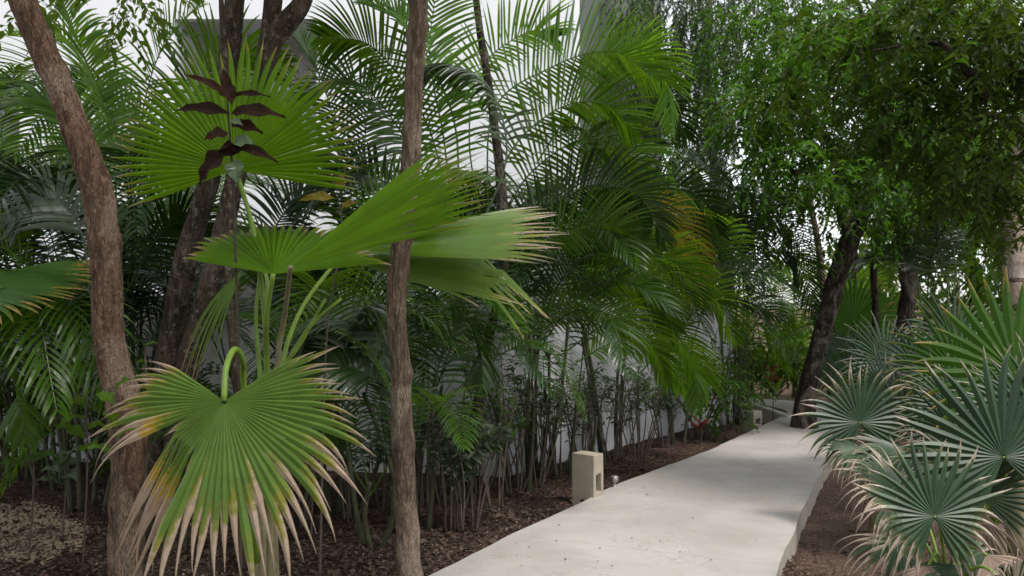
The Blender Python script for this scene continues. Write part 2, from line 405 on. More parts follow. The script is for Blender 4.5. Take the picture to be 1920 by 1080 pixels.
# ------------------------------------------------------------------ trunks
def trunk(parent, pts, rad, mat, name='trunk', n=20, amp=.012, steps=None, seed=0, ridge=9, long=1.6, knots=0):
    length = sum((pts[i + 1] - pts[i]).length for i in range(len(pts) - 1))
    steps = steps or max(12, int(length / (.035 if n < 28 else .016))); st_ = length / steps
    pp = catmull(pts, steps); rr = lerp_list(rad, steps)
    mb = MB(); mb.tube(pp, rr, n)
    rs = random.Random(seed)
    ks = [(rs.randrange(steps), rs.uniform(0, 6.28), rs.uniform(.4, 1)) for _ in range(knots)]
    for i in range(steps):
        for k in range(n):
            j = i * n + k; v = Vector(mb.v[j]); c = pp[i]; d = (v - c)
            if d.length < 1e-6: continue
            an = 2 * math.pi * k / n
            q = Vector((math.cos(an) * ridge * .16, math.sin(an) * ridge * .16, v.z * long + seed))
            f = noise.noise(q * 2.2) * 1.0 + (.9 * (.5 - abs(noise.noise(q * 5.5)) * 2) + .5 * noise.noise(Vector((q.x * 9, q.y * 9, v.z * 22))) if n >= 28 else 0) + .5 * noise.noise(q * Vector((5, 5, 2)).x) + .5 * noise.noise(Vector((math.cos(an), math.sin(an), v.z * 1.3 + seed)))
            e = 0
            for (ki, ka, kk) in ks:
                di = (i - ki) * st_ / .05; da = math.atan2(math.sin(an - ka), math.cos(an - ka)) * rr[i] / .04
                e += kk * .018 * math.exp(-(di * di + da * da))
            mb.v[j] = tuple(v + d.normalized() * (amp * f + e))
    return mb.build(name, mat, parent, True)

# ------------------------------------------------------------------ fan leaves
def fan_blade(parent, hub, axis, normal, R, n, span, split=.55, mat=None, grav=.25, gin=.0, cup=0, pleat=.35, dry=.05, seed=0, seg=None, lean=1.0, lenf=None, name='fan_leaf', jit=.06, wide=1.0):
    """one costapalmate blade: pleated plate out to 'split', then free tapering segments that droop"""
    rs = random.Random(seed)
    Y = axis.normalized(); Z = (normal - Y * normal.dot(Y)).normalized(); X = Y.cross(Z)
    st = [.02, .12, .25, .4, split * .8 if split * .8 > .42 else .45, max(split, .5), ]
    st = sorted(set([.02, .14, .28, .42] + [split] + [split + (1 - split) * k / 7 for k in range(1, 8)]))
    ha = R_(span) / n / 2
    mb = MB()
    for i in range(n):
        th = R_(-span / 2) + (2 * i + 1) * ha
        o = dict(L=1, dry=dry * rs.uniform(.3, 1.7), g=rs.uniform(.6, 1.4), kink=None, tw=rs.uniform(-.22, .22), tone=rs.random(), gin=0, yel=.2 + .3 * rs.random(), ed=rs.choice((0, .03, .14)), ed2=rs.choice((0, .03, .14)))
        if seg: o.update(seg(i, th, rs) or {})
        lf = lenf(th) if lenf else 1.0
        L = R * lf * o['L'] * rs.uniform(1 - jit, 1 + jit)
        d = (Y * math.cos(th) + X * math.sin(th)).normalized(); lat = (X * math.cos(th) - Y * math.sin(th)).normalized()
        cur = hub.copy(); dirv = (d + Z * 0).normalized(); pr = 0
        ring = []
        jt = rs.uniform(-.06, .06)
        for s_ in st:
            ds = (s_ - pr) * L; pr = s_
            g = gin + o['gin']
            if s_ > split: 
                g += grav * o['g'] * ((s_ - split) / (1 - split)) ** .6 * 1.2
                dirv = (dirv + lat * (o['tw'] + jt) * (s_ - split) * .8).normalized()
            if o['kink'] and s_ >= o['kink'][0] and not o.get('done'):
                dirv = (dirv * (1 - o['kink'][1]) + Vector((0, 0, -1)) * o['kink'][1] + Vector(o['kink'][2] if len(o['kink']) > 2 else (0, 0, 0))).normalized(); o['done'] = True
            dirv = (dirv + Vector((0, 0, -1)) * g * .35 + Z * cup * .2 * s_).normalized()
            cur = cur + dirv * ds
            up = lat.cross(dirv).normalized()
            if up.dot(Z) < 0: up = -up
            full = math.sin(ha) * s_ * L if s_ <= split else math.sin(ha) * split * L * (1 - ((s_ - split) / (1 - split)) ** 2.0) * wide
            if s_ > split and s_ + o['dry'] > 1.0: full *= max(.45, 1 - 2.2 * (s_ + o['dry'] - 1.0))      # dead ends shrivel
            full = max(full, .0006)
            if s_ <= split: full = math.tan(ha) * s_ * R * lf  # shared edge
            pz = pleat * full
            ring.append((cur - lat * full - up * pz, cur + up * pz, cur + lat * full - up * pz, s_))
        b = len(mb.v)
        for (a, c_, e, s_) in ring:
            mb.v += [tuple(a), tuple(c_), tuple(e)]
            mb.c += [(s_, o['tone'], o['dry'] + o['ed'], o['yel']), (s_, min(1, o['tone'] + .35), o['dry'] - .03, o['yel']), (s_, o['tone'], o['dry'] + o['ed2'], o['yel'])]  # lighter mid line paints in the light and dark of the pleats
        for k in range(len(ring) - 1):
            q = b + k * 3
            mb.f += [(q, q + 1, q + 4, q + 3), (q + 1, q + 2, q + 5, q + 4)]
    return mb.build(name, mat, parent)
def petiole(parent_leaf, thing, pts, r0, r1, mat=None, name='petiole'):
    pp = catmull(pts, 24); mb = MB(); mb.tube(pp, lerp_list([r0, r1], 24), 8)
    o = mb.build(name, mat or M['petiole'], None, True)
    o.parent = parent_leaf      # the leaf itself sits at the world origin, so no offset
    return o

# ------------------------------------------------------------------ feather fronds
def frond_mesh(name, pts, ll, n=46, bare=.2, roll=0.0, droop=.6, vee=.45, seed=0, wid=.0205, width_tip=.35, thick=.009, sweep=1.0, raw=False):
    rs = random.Random(seed); S = 60; pp = catmull(pts, S); mb = MB()
    mb.tube(pp, lerp_list([thick, thick * .8, thick * .5, thick * .18], S), 5, (0, .9, 0, 0), cap=False)
    roll = R_(roll)
    for k in range(n):
        u = k / (n - 1)
        t = bare + (1 - bare) * u ** .95
        fi = t * (S - 1.001); i = int(fi); p = pp[i].lerp(pp[i + 1], fi - i)
        T = (pp[min(i + 1, S - 1)] - pp[max(0, i - 1)]).normalized()
        Sd = T.cross(Vector((0, 0, 1)))
        if Sd.length < .25: Sd = T.cross(Vector((0, 1, .2)))
        Sd.normalize(); U = Sd.cross(T).normalized()
        S2 = Sd * math.cos(roll) + U * math.sin(roll); U2 = U * math.cos(roll) - Sd * math.sin(roll)
        prof = (math.sin(math.pi * min(1, .22 + u * .62)) ** .8) * (1 - .55 * max(0, u - .75) / .25)
        for sd_ in (-1, 1):
            if rs.random() < .03: continue
            L = ll * prof * rs.uniform(.9, 1.08)
            a = R_((66 - 34 * u) * sweep + rs.uniform(-4, 4))
            d = (T * math.cos(a) + S2 * sd_ * math.sin(a) + U2 * vee * rs.uniform(.75, 1.2)).normalized()
            wv = d.cross(U2).normalized() if abs(d.dot(U2)) < .95 else S2
            wv = (wv + U2 * rs.uniform(-.3, .3)).normalized()
            cur = p.copy(); st = 6; b = len(mb.v); tone = rs.random()
            for j in range(st + 1):
                s_ = j / st
                w = wid * .5 * (math.sin(math.pi * min(1, .16 + s_ * .84)) ** .7 if s_ < 1 else .04) * (.85 + .3 * prof)
                w = max(w, .0007)
                mb.v += [tuple(cur - wv * w), tuple(cur + wv * w)]
                mb.c += [(s_, tone, 0, 0), (s_, tone, 0, 0)]
                d = (d + Vector((0, 0, -1)) * droop * (.10 + .22 * s_)).normalized()
                cur = cur + d * L / st
            for j in range(st): 
                q = b + j * 2; mb.f.append((q, q + 1, q + 3, q + 2))
    return mb.mesh(name)

FR = []   # generic frond meshes, base at the origin, growing along +Y and up
for i in range(8):
    rs = random.Random(100 + i); L = 1.7 + .25 * (i % 3); lift = rs.uniform(.75, 1.25)
    base = [Vector((0, 0, 0)), Vector((rs.uniform(-.05, .05), L * .28, L * .38 * lift)), Vector((rs.uniform(-.1, .1), L * .62, L * .5 * lift)), Vector((rs.uniform(-.15, .15), L * .95, L * .3 * lift - .05 * i * .5))]
    FR.append(frond_mesh('frond', base, .50, 44, .22, rs.uniform(-35, 35), rs.uniform(.5, 1.0), .45, 200 + i))
FRM = {}
def generic_frond(parent, at, az, tilt, sc, mat, rs, idx=None):
    i = rs.randrange(len(FR)) if idx is None else idx
    key = (i, mat.name)
    if key not in FRM:
        me = FR[i].copy(); me.materials.clear(); me.materials.append(mat); FRM[key] = me
    o = bpy.data.objects.new('frond', FRM[key]); C.objects.link(o); o.parent = parent
    o.location = at - parent.location
    o.rotation_euler = Matrix.Rotation(az, 3, 'Z').to_4x4().to_3x3().to_euler() if False else (Matrix.Rotation(az, 3, 'Z') @ Matrix.Rotation(tilt, 3, 'X') @ Matrix.Rotation(rs.uniform(-.5, .5), 3, 'Y')).to_euler()
    o.scale = (sc, sc, sc)
    return o
def areca(base, label, seed, hero=(), stems=4, height=1.4, fronds=8, mats=('areca', 'areca_dark'), sc=1.0, spread=.35, azr=None, group=None, tilt=(-.35, .75), ringed=True):
    """clump of slender stems, each topped by arching feather fronds; hero = list of (points, leaflet length, options)"""
    rs = random.Random(seed)
    t = empty('areca_palm', base, label, 'palm', group)
    tops = []
    for k in range(stems):
        a = rs.uniform(0, 6.28); rr = spread * rs.uniform(.15, 1)
        b = base + Vector((math.cos(a) * rr * .5, math.sin(a) * rr * .5, -.03))
        h = height * rs.uniform(.7, 1.15)
        tp = base + Vector((math.cos(a) * rr * 1.4, math.sin(a) * rr * 1.4, h))
        mb = MB(); mid = b.lerp(tp, .5) + Vector((rs.uniform(-.05, .05), rs.uniform(-.05, .05), 0))
        mb.tube(catmull([b, mid, tp], 16), lerp_list([.022, .017, .014], 16), 8)
        mb.build('stem', M['stem_green'] if ringed else M['twig_dark'], t, True)
        tops.append(tp)
    for k in range(fronds):
        tp = tops[k % len(tops)]
        az = rs.uniform(*azr) if azr else rs.uniform(0, 6.28)
        generic_frond(t, tp - Vector((0, 0, .1)), az, rs.uniform(*tilt), sc * rs.uniform(.8, 1.15), M[rs.choice(mats)], rs)
    for k, h in enumerate(hero):
        pts, ll, op = h
        op = dict(op); mt = M[op.pop('mat', 'areca')]
        me = frond_mesh('frond', pts, ll, seed=seed * 31 + k, **op)
        link_mesh('frond', me, mt, t)
    return t
def pix(D, *pp):
    """points from picture coordinates at distance D (or per-point third value)"""
    return [P(p[0], p[1], p[2] if len(p) > 2 else D) for p in pp]

exec_parts = []
# ------------------------------------------------------------------ building and garden wall
def box(mb, x0, x1, y0, y1, z0, z1):
    v = [(x0, y0, z0), (x1, y0, z0), (x1, y1, z0), (x0, y1, z0), (x0, y0, z1), (x1, y0, z1), (x1, y1, z1), (x0, y1, z1)]
    mb.add(v, [(0, 3, 2, 1), (4, 5, 6, 7), (0, 1, 5, 4), (1, 2, 6, 5), (2, 3, 7, 6), (3, 0, 4, 7)])
def prism(mb, poly, z0, z1):
    n = len(poly)
    mb.add([(p[0], p[1], z0) for p in poly] + [(p[0], p[1], z1) for p in poly],
           [tuple(reversed(range(n))), tuple(range(n, 2 * n))] + [(i, (i + 1) % n, n + (i + 1) % n, n + i) for i in range(n)])
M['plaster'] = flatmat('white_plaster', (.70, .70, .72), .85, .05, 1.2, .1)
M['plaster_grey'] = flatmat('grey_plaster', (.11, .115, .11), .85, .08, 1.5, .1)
M['plaster_wall'] = flatmat('weathered_plaster', (.56, .56, .58), .85, .26, 2.2, .3)
M['white_metal'] = flatmat('white_painted_metal', (.75, .75, .76), .45, .05, 4)
M['glass'] = flatmat('dark_window_glass', (.03, .035, .04), .08, .1, 1, 0, .8)
M['sand_stone'] = flatmat('cast_stone', (.36, .315, .245), .85, .16, 9, .5)
M['sand_stone2'] = flatmat('cast_stone_pale', (.42, .39, .33), .85, .15, 9, .5)

bt = empty('hotel_building', (-4, 12, 0), 'tall white modern building with recessed grey balcony rising behind the palms', 'building')
mb = MB(); prism(mb, [(-2.95, 12), (1.02, 12), (1.02, 12.3), (-2.95, 12.3)], -.3, 13); mb.build('facade_wall', M['plaster'], bt)
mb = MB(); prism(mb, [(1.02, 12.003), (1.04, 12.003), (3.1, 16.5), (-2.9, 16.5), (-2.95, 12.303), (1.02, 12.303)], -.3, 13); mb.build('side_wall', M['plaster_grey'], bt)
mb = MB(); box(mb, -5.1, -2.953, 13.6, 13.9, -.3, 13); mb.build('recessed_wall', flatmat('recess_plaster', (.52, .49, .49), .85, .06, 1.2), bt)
mb = MB(); box(mb, -13, -5.1, 12, 13.9, -.3, 13); mb.build('left_wing_wall', M['plaster'], bt)
mb = MB(); box(mb, -5.097, -2.953, 12.05, 13.597, 2.75, 2.95); box(mb, -5.097, -2.953, 11.97, 12.12, 2.75, 4.05); mb.build('balcony_parapet', M['plaster'], bt)
mb = MB(); box(mb, -5.097, -2.953, 12.05, 13.597, 6.2, 6.4); box(mb, -5.097, -2.953, 12.0, 12.1, 5.9, 6.4); mb.build('balcony_slab', M['plaster'], bt)
wd_ = MB(); box(wd_, -4.7, -3.5, 13.54, 13.597, 3.0, 5.3); wo = wd_.build('window', M['white_metal'], bt)
mb = MB(); box(mb, -4.62, -4.13, 13.52, 13.537, 3.1, 5.2); box(mb, -4.07, -3.58, 13.52, 13.537, 3.1, 5.2)
po = mb.build('pane', M['glass'], None); po.parent = wo
mb = MB(); box(mb, .56, .60, 11.985, 11.998, -.3, 13); mb.build('panel_joint', M['plaster_wall'], bt)
mb = MB(); box(mb, .93, 1.02, 11.975, 11.998, -.3, 13); mb.build('corner_strip', M['white_metal'], bt)
for z in (3.2, 6.6):
    mb = MB(); box(mb, -8.9, -7.3, 11.96, 11.998, z, z + 1.9); f = mb.build('window', M['white_metal'], bt)
    mb = MB(); box(mb, -8.8, -8.13, 11.94, 11.957, z + .1, z + 1.8); box(mb, -8.07, -7.4, 11.94, 11.957, z + .1, z + 1.8)
    po = mb.build('pane', M['glass'], None); po.parent = f

gw = [(-9.5, 9.6), (-.1, 7.75), (3.4, 12.1)]
mb = MB()
def off(p, q, d):
    v = Vector((q[0] - p[0], q[1] - p[1])); v.normalize(); return Vector((-v.y, v.x)) * d
o1 = off(gw[0], gw[1], .16); o2 = off(gw[1], gw[2], .16)
prism(mb, [gw[0], gw[1], gw[2], (gw[2][0] + o2.x, gw[2][1] + o2.y), (gw[1][0] + (o1 + o2).x * .5, gw[1][1] + (o1 + o2).y * .5 + .03), (gw[0][0] + o1.x, gw[0][1] + o1.y)], -.3, 1.66)
wt = mb.build('garden_wall', M['plaster_wall'])
tag(wt, 'low pale grey plastered garden wall glimpsed behind the shrub stems', 'wall')

# ------------------------------------------------------------------ bollard lights and kerb wall
def bollard(cx, cy, rot, w, d, z0, z1, label, mat, group):
    t = empty('bollard_light', (cx, cy, z0), label, 'path light', group)
    bm = bmesh.new()
    hx, hy = w / 2, d / 2; H = z1 - z0
    # hollow block: four walls and cap around an opening facing +X
    wz0, wz1 = H * .42, H * .70
    outer = [(-hx, -hy), (hx, -hy), (hx, hy), (-hx, hy)]
    def bx(x0, x1, y0, y1, a, b):
        r = bmesh.ops.create_cube(bm, size=1.0)
        for v in r['verts']: v.co = Vector(((x0 + x1) / 2 + v.co.x * (x1 - x0), (y0 + y1) / 2 + v.co.y * (y1 - y0), (a + b) / 2 + v.co.z * (b - a)))
    # profile in YZ swept along X: ring shape with a window opening
    iy0, iy1 = -hy + .035, hy - .035
    ys_, zs_ = [-hy, iy0, iy1, hy], [0, wz0, wz1, H]
    vv = {}
    for xi, x in enumerate((-hx, hx - .11, hx)):
        for yi, y in enumerate(ys_):
            for zi, z in enumerate(zs_):
                vv[xi, yi, zi] = bm.verts.new((x, y, z))
    for yi in range(3):
        for zi in range(3):
            bm.faces.new([vv[0, yi, zi], vv[0, yi, zi + 1], vv[0, yi + 1, zi + 1], vv[0, yi + 1, zi]])
            k = 1 if (yi, zi) == (1, 1) else 2
            bm.faces.new([vv[k, yi, zi], vv[k, yi + 1, zi], vv[k, yi + 1, zi + 1], vv[k, yi, zi + 1]])
    for a, b in ((0, 1), (1, 2)):
        for zi in range(3):
            bm.faces.new([vv[a, 0, zi], vv[b, 0, zi], vv[b, 0, zi + 1], vv[a, 0, zi + 1]]); bm.faces.new([vv[a, 3, zi], vv[a, 3, zi + 1], vv[b, 3, zi + 1], vv[b, 3, zi]])
        for yi in range(3):
            bm.faces.new([vv[a, yi, 3], vv[b, yi, 3], vv[b, yi + 1, 3], vv[a, yi + 1, 3]]); bm.faces.new([vv[a, yi, 0], vv[a, yi + 1, 0], vv[b, yi + 1, 0], vv[b, yi, 0]])
    q = [(1, 1), (2, 1), (2, 2), (1, 2)]
    for i in range(4):
        (a, b), (c, d_) = q[i], q[(i + 1) % 4]
        bm.faces.new([vv[1, a, b], vv[2, a, b], vv[2, c, d_], vv[1, c, d_]])
    for v in bm.verts: v.co += Vector((noise.noise(v.co * 9), noise.noise(v.co * 9 + Vector((4, 4, 4))), noise.noise(v.co * 9 + Vector((8, 1, 2))))) * .003
    bmesh.ops.recalc_face_normals(bm, faces=bm.faces)
    rm = Matrix.Rotation(rot, 4, 'Z')
    bm.transform(Matrix.Translation((cx, cy, z0)) @ rm)
    me = bpy.data.meshes.new('housing'); bm.to_mesh(me); bm.free()
    o = link_mesh('housing', me, mat, t)
    bv = o.modifiers.new('bevel', 'BEVEL'); bv.width = .006; bv.segments = 2; bv.limit_method = 'ANGLE'
    mb = MB(); h2 = .004
    c = Vector((cx, cy, z0)); ax = rm.to_3x3() @ Vector((1, 0, 0)); ay = rm.to_3x3() @ Vector((0, 1, 0)); p = c + ax * (hx - .06)
    pz = z0 + wz1 - .012
    pts = [p + ax * sx * .04 + ay * sy * (hy - .05) for sx, sy in ((-1, -1), (1, -1), (1, 1), (-1, 1))]
    mb.add([Vector((q.x, q.y, pz)) for q in pts] + [Vector((q.x, q.y, pz + .01)) for q in pts], [(3, 2, 1, 0), (4, 5, 6, 7), (0, 1, 5, 4), (1, 2, 6, 5), (2, 3, 7, 6), (3, 0, 4, 7)])
    mb.build('lamp_plate', M['white_metal'], t)
    return t
b0 = P(1106, 900, 6.62)
bollard(b0.x - .012, b0.y + .06, R_(-38), .215, .15, -.20, .335, 'sandy cast stone path light with a square opening, the nearer one', M['sand_stone'], 'block lights along the path')
b1 = P(1418, 790, 10.9)
bollard(b1.x - .05, b1.y, R_(-62), .2, .16, -.16, .14, 'small grey stone path light far down the path at the bend', M['sand_stone2'], 'block lights along the path')
# low stone edging at the bend
mb = MB()
e0, e1 = P(1432, 764, 11.9), P(1476, 780, 11.25)
u = (e1 - e0).normalized(); nn = Vector((-u.y, u.x, 0)) * .12
A, B = Vector((e0.x - .15, e0.y, 0)), Vector((e1.x, e1.y, 0))
mb.add([A + Vector((0, 0, -.15)), B + Vector((0, 0, -.15)), B + nn + Vector((0, 0, -.15)), A + nn + Vector((0, 0, -.15)), A + Vector((0, 0, .10)), B + Vector((0, 0, .02)), B + nn + Vector((0, 0, .02)), A + nn + Vector((0, 0, .10))],
       [(0, 3, 2, 1), (4, 5, 6, 7), (0, 1, 5, 4), (1, 2, 6, 5), (2, 3, 7, 6), (3, 0, 4, 7)])
ew = mb.build('edging_wall', M['sand_stone2'])
bv = ew.modifiers.new('bevel', 'BEVEL'); bv.width = .015; bv.segments = 2
tag(ew, 'low sloping stone edging beside the path bend', 'edging')

# little spotlight on a stake
sp0 = P(1152, 905, 6.95)
t = empty('garden_spotlight', (sp0.x, sp0.y, -.1), 'small metal garden spotlight on a stake right of the sandy block light', 'garden light')
mb = MB(); mb.tube([Vector((sp0.x, sp0.y, -.14)), Vector((sp0.x, sp0.y, .05))], .012, 10); mb.build('stake', M['sand_stone2'], t, True)
mb = MB(); mb.tube([Vector((sp0.x, sp0.y, z)) for z in (.03, .05, .085, .09)], [.02, .034, .034, .026], 14); mb.build('lamp_head', flatmat('brushed_metal', (.35, .34, .33), .4, .1, 8, 0, .5, .8), t, True)

# ------------------------------------------------------------------ foreground trees
t = empty('tree', G(242, 1090, -.1), 'reddish brown leaning tree trunk with peeling bark at the left edge of the picture', 'tree')
trunk(t, pix(4.55, (236, 1110), (234, 1000), (240, 880), (232, 760), (205, 640), (200, 520), (188, 400), (160, 290), (115, 170), (75, 80), (42, 0), (5, -90), (-40, -200)),
      [.092, .082, .086, .093, .082, .078, .08, .074, .072, .072, .069, .066, .064], M['bark_red'], n=64, amp=.0075, seed=3, ridge=13, long=1.6, knots=40)
crown(t, 'crown', [(V3((-3.6, 4.2, 5.1)), (1.8, 1.5, .6)), (V3((-2.4, 2.2, 5.3)), (1.8, 1.5, .6)), (V3((-4.6, 5.8, 5.8)), (1.5, 1.5, .6))], 900, .45, 16, .09, .035, M['canopy'], M['twig'], seed=31)  # crown widened above the frame to shade the beds

t = empty('tree', Vector((P(768, 1201, 4.0).x, 4.0, -.1)), 'slim straight grey brown tree trunk standing beside the path left of centre', 'tree')
trunk(t, pix(4.0, (772, 1225), (768, 1110), (764, 1000), (758, 900), (752, 760), (752, 700), (744, 600), (748, 490), (762, 380), (771, 280), (775, 180), (781, 80), (786, 0), (792, -100), (800, -220)),
      [.066, .059, .054, .053, .05, .048, .045, .047, .05, .046, .044, .043, .043, .042, .04], M['bark_grey'], n=56, amp=.0042, seed=9, ridge=16, long=1.3, knots=22)
crown(t, 'crown', [(V3((-.5, 3.6, 5.0)), (1.6, 1.5, .6)), (V3((.5, 1.6, 5.2)), (1.6, 1.5, .6)), (V3((.6, 4.6, 5.6)), (1.4, 1.2, .5))], 800, .45, 16, .09, .035, M['canopy'], M['twig'], seed=32)  # crown spread wide out of view for shade below

t = empty('tree', Vector((P(300, 1000, 5.6).x, 5.6, -.12)), 'forked tree with lichen spotted trunks behind the big upright fan leaf', 'tree')
a = [(296, 1035), (300, 900), (306, 760), (328, 600), (352, 470), (388, 350), (412, 230), (430, 110), (440, 0), (452, -120)]
trunk(t, pix(5.6, *a), [.14, .11, .10, .085, .076, .072, .072, .068, .068, .06], M['bark_lichen'], n=22, amp=.008, seed=15, knots=14)
b = [(318, 1035), (326, 900), (342, 740), (378, 590), (410, 470), (438, 350), (470, 230), (498, 120), (512, 0), (522, -120)]
trunk(t, pix(5.45, *b), [.11, .085, .077, .072, .068, .064, .064, .061, .06, .05], M['bark_lichen'], n=22, amp=.008, seed=19, knots=12)
trunk(t, pix(5.4, (492, 160), (510, 80), (540, 40), (566, 5), (590, -60), (640, -160)), [.06, .07, .072, .062, .05, .04], M['bark_lichen'], name='branch', n=18, amp=.006, seed=23)
crown(t, 'crown', [(P(420, -330, 5.6), (1.8, 1.5, .6)), (V3((-.9, 5.9, 6.1)), (1.4, 1.3, .5)), (P(200, -20, 5.7), (.55, .5, .28)), (P(250, 40, 5.7), (.25, .3, .25))], 620, .45, 15, .085, .04, M['canopy_light'], M['twig'], seed=33)  # upper part enlarged out of view to shade the plants below

t = empty('tree', Vector((P(452, 1000, 5.0).x, 5.0, -.12)), 'thin pale mottled sapling trunk between the fan palm petioles and the lichen trunks', 'tree')
trunk(t, pix(5.0, (462, 1075), (458, 940), (452, 800), (440, 680), (430, 560), (428, 450), (432, 350), (424, 200), (418, 60), (410, -80)), [.03, .028, .026, .024, .024, .025, .026, .022, .018, .014], M['bark_lichen'], n=12, amp=.003, seed=41)
crown(t, 'crown', [(P(400, -250, 5.0), (.8, .7, .4))], 60, .4, 14, .08, .035, M['canopy'], M['twig'], seed=34)

t = empty('tree', Vector((P(885, 940, 6.7).x, 6.7, -.12)), 'slender curving grey tree in the middle of the palms with a yellow green upper stem', 'tree')
trunk(t, pix(6.7, (882, 950), (884, 860), (900, 740), (915, 640), (938, 540), (944, 440), (938, 330), (925, 220), (908, 110), (895, 20), (885, -80)), [.055, .05, .045, .042, .045, .05, .042, .035, .032, .03, .028], M['bark_dark'], n=14, amp=.004, seed=45)
crown(t, 'crown', [(P(870, -280, 6.7), (1.0, .9, .5))], 60, .4, 14, .08, .035, M['canopy_light'], M['twig'], seed=35)

# ------------------------------------------------------------------ hero fan palm on the left
base = Vector((P(490, 1000, 3.7).x, 3.75, -.12))
fp = empty('fan_palm', base, 'large foreground fan palm with one huge upright leaf and a drooping torn leaf', 'palm')
mb = MB()
for k in range(9):
    an = k * 2.4; pp = [base + Vector((math.cos(an) * .05, math.sin(an) * .05, 0)), base + Vector((math.cos(an) * .045, math.sin(an) * .045, .3)), base + Vector((math.cos(an) * .03, math.sin(an) * .03, .62 + .04 * k))]
    mb.tube(catmull(pp, 10), [.05, .045, .04, .035, .03, .028, .025, .022, .02, .015], 8)
mb.build('trunk', M['petiole_dry'], fp, True)
top = base + Vector((0, 0, .6))
# upright leaf
hub = P(440, 318, 3.6)
def lenU(th): return 1.0 + .0 * th
def segU(i, th, rs): 
    return dict(dry=.03 + (.06 if th > 1.2 or th < -1.2 else 0) * rs.random(), g=rs.uniform(.3, 1.0))
lf = fan_blade(fp, hub, Vector((-.12, .12, 1)), Vector((.10, -1, .15)), .625, 48, 214, .60, M['fan'], grav=.10, gin=.0, pleat=.42, seed=5, seg=segU, lenf=lambda th: .86 + .10 * math.cos(th * 1.1) + (.06 if th > 0 else -.02), jit=.04)
petiole(lf, fp, [top, P(500, 660, 3.7), P(478, 450, 3.66), hub + Vector((0, .02, 0))], .016, .010)
# drooping torn leaf
hub2 = P(420, 752, 3.0)
def segD(i, th, rs):
    o = dict(g=rs.uniform(.15, 1.2), dry=.20 + .12 * rs.random(), L=rs.uniform(.9, 1.1))
    if rs.random() < .18: o['dry'] = .36 + .14 * rs.random()
    # th > 0 lies left of straight down as the camera sees it; part of the plate is torn and hangs
    if .36 < th < .44: o.update(L=.42, dry=.1, g=0)
    elif .44 <= th < 1.0: o.update(kink=(.40, .9, (-.30 - .25 * rs.random(), .12, 0)), dry=.34 + .18 * rs.random(), L=1.15, yel=1.0, tone=.9 * rs.random(), tw=rs.uniform(-.5, .5))
    elif 1.0 <= th < 1.2: o.update(L=.40, g=0, dry=.2)
    elif 1.2 <= th < 1.42: o.update(L=.95, g=1.2, yel=1.0, dry=.42 + .1 * rs.random(), tw=rs.uniform(-.5, .5))
    elif th > 1.42: o.update(g=.55, dry=.14 + .22 * rs.random(), L=.95)
    if th < -1.25: o.update(g=.25, dry=.10 + .1 * rs.random())
    return o
lf = fan_blade(fp, hub2, Vector((.05, -.50, -1)), Vector((0, -1, .55)), .66, 56, 256, .60, M['fan_dull'], grav=.55, gin=.04, pleat=.42, seed=8, seg=segD, lenf=lambda th: .64 + .38 * math.cos(th * .75), jit=.07)
petiole(lf, fp, [top + Vector((-.02, -.05, -.1)), P(458, 735, 3.5), P(456, 680, 3.35), P(440, 655, 3.2), P(424, 690, 3.06), hub2], .015, .011)
# middle leaf seen low from the side
hub3 = P(512, 514, 3.4)
lf = fan_blade(fp, hub3, Vector((-.10, .75, .50)), Vector((.12, -.62, .95)), .50, 30, 146, .72, M['fan'], grav=.16, pleat=.6, seed=12, lenf=lambda th: 1.0 + (.10 * th if th < 0 else 0), dry=.07)
petiole(lf, fp, [top + Vector((.02, 0, 0)), P(500, 700, 3.65), P(500, 600, 3.5), hub3], .014, .010)
# leaf sweeping right in front of the slim trunk
hub4 = P(545, 500, 3.28)
lf = fan_blade(fp, hub4, Vector((1.0, -.25, .52)), Vector((-.30, -.66, .8)), .86, 24, 52, .52, M['fan'], grav=.10, pleat=.55, seed=14, dry=.05, jit=.10)
petiole(lf, fp, [top + Vector((.03, 0, 0)), P(520, 690, 3.6), P(534, 590, 3.5), hub4], .014, .010, M['petiole_dry'])
# bright leaf behind the slim trunk: an upper, a middle and a lower blade, the lower one with broken tips
hub5 = P(640, 478, 4.3)
lf = fan_blade(fp, hub5, Vector((1.0, .10, .62)), Vector((-.30, -.72, .75)), .88, 18, 46, .58, M['fan'], grav=.12, pleat=.55, seed=17, dry=.05, jit=.10)
lf = fan_blade(fp, hub5 + Vector((.02, -.05, .01)), Vector((1.0, -.03, .13)), Vector((-.05, -.45, 1)), 1.17, 20, 50, .60, M['fan_shiny'], grav=.07, pleat=.55, seed=19, dry=.10, jit=.06)
petiole(lf, fp, [top + Vector((.03, .02, 0)), P(520, 740, 3.9), P(560, 590, 4.1), hub5], .014, .011)
def segR(i, th, rs):
    o = dict(g=rs.uniform(.3, 1), dry=.03)
    if abs(th) < .33: o.update(kink=(.70 + .1 * rs.random(), .5 + .15 * rs.random(), (.30, 0, 0)), L=1.1, tw=rs.uniform(-.3, .3))
    return o
lf = fan_blade(fp, hub5 + Vector((0, .06, -.02)), Vector((1.0, .06, -.08)), Vector((.02, -.40, 1)), 1.02, 20, 62, .58, M['fan_dull'], grav=.1, pleat=.55, seed=20, seg=segR, jit=.12)
# narrow hanging folded leaf behind the petioles
hub6 = P(455, 505, 4.1)
lf = fan_blade(fp, hub6, Vector((-.55, -.1, -.85)), Vector((-.6, -.7, .5)), .60, 9, 56, .22, M['fan_dull'], grav=.5, pleat=.5, jit=.2, seed=18, dry=.14)
petiole(lf, fp, [top, P(500, 640, 3.9), P(500, 520, 4.0), P(475, 495, 4.08), hub6], .012, .008)
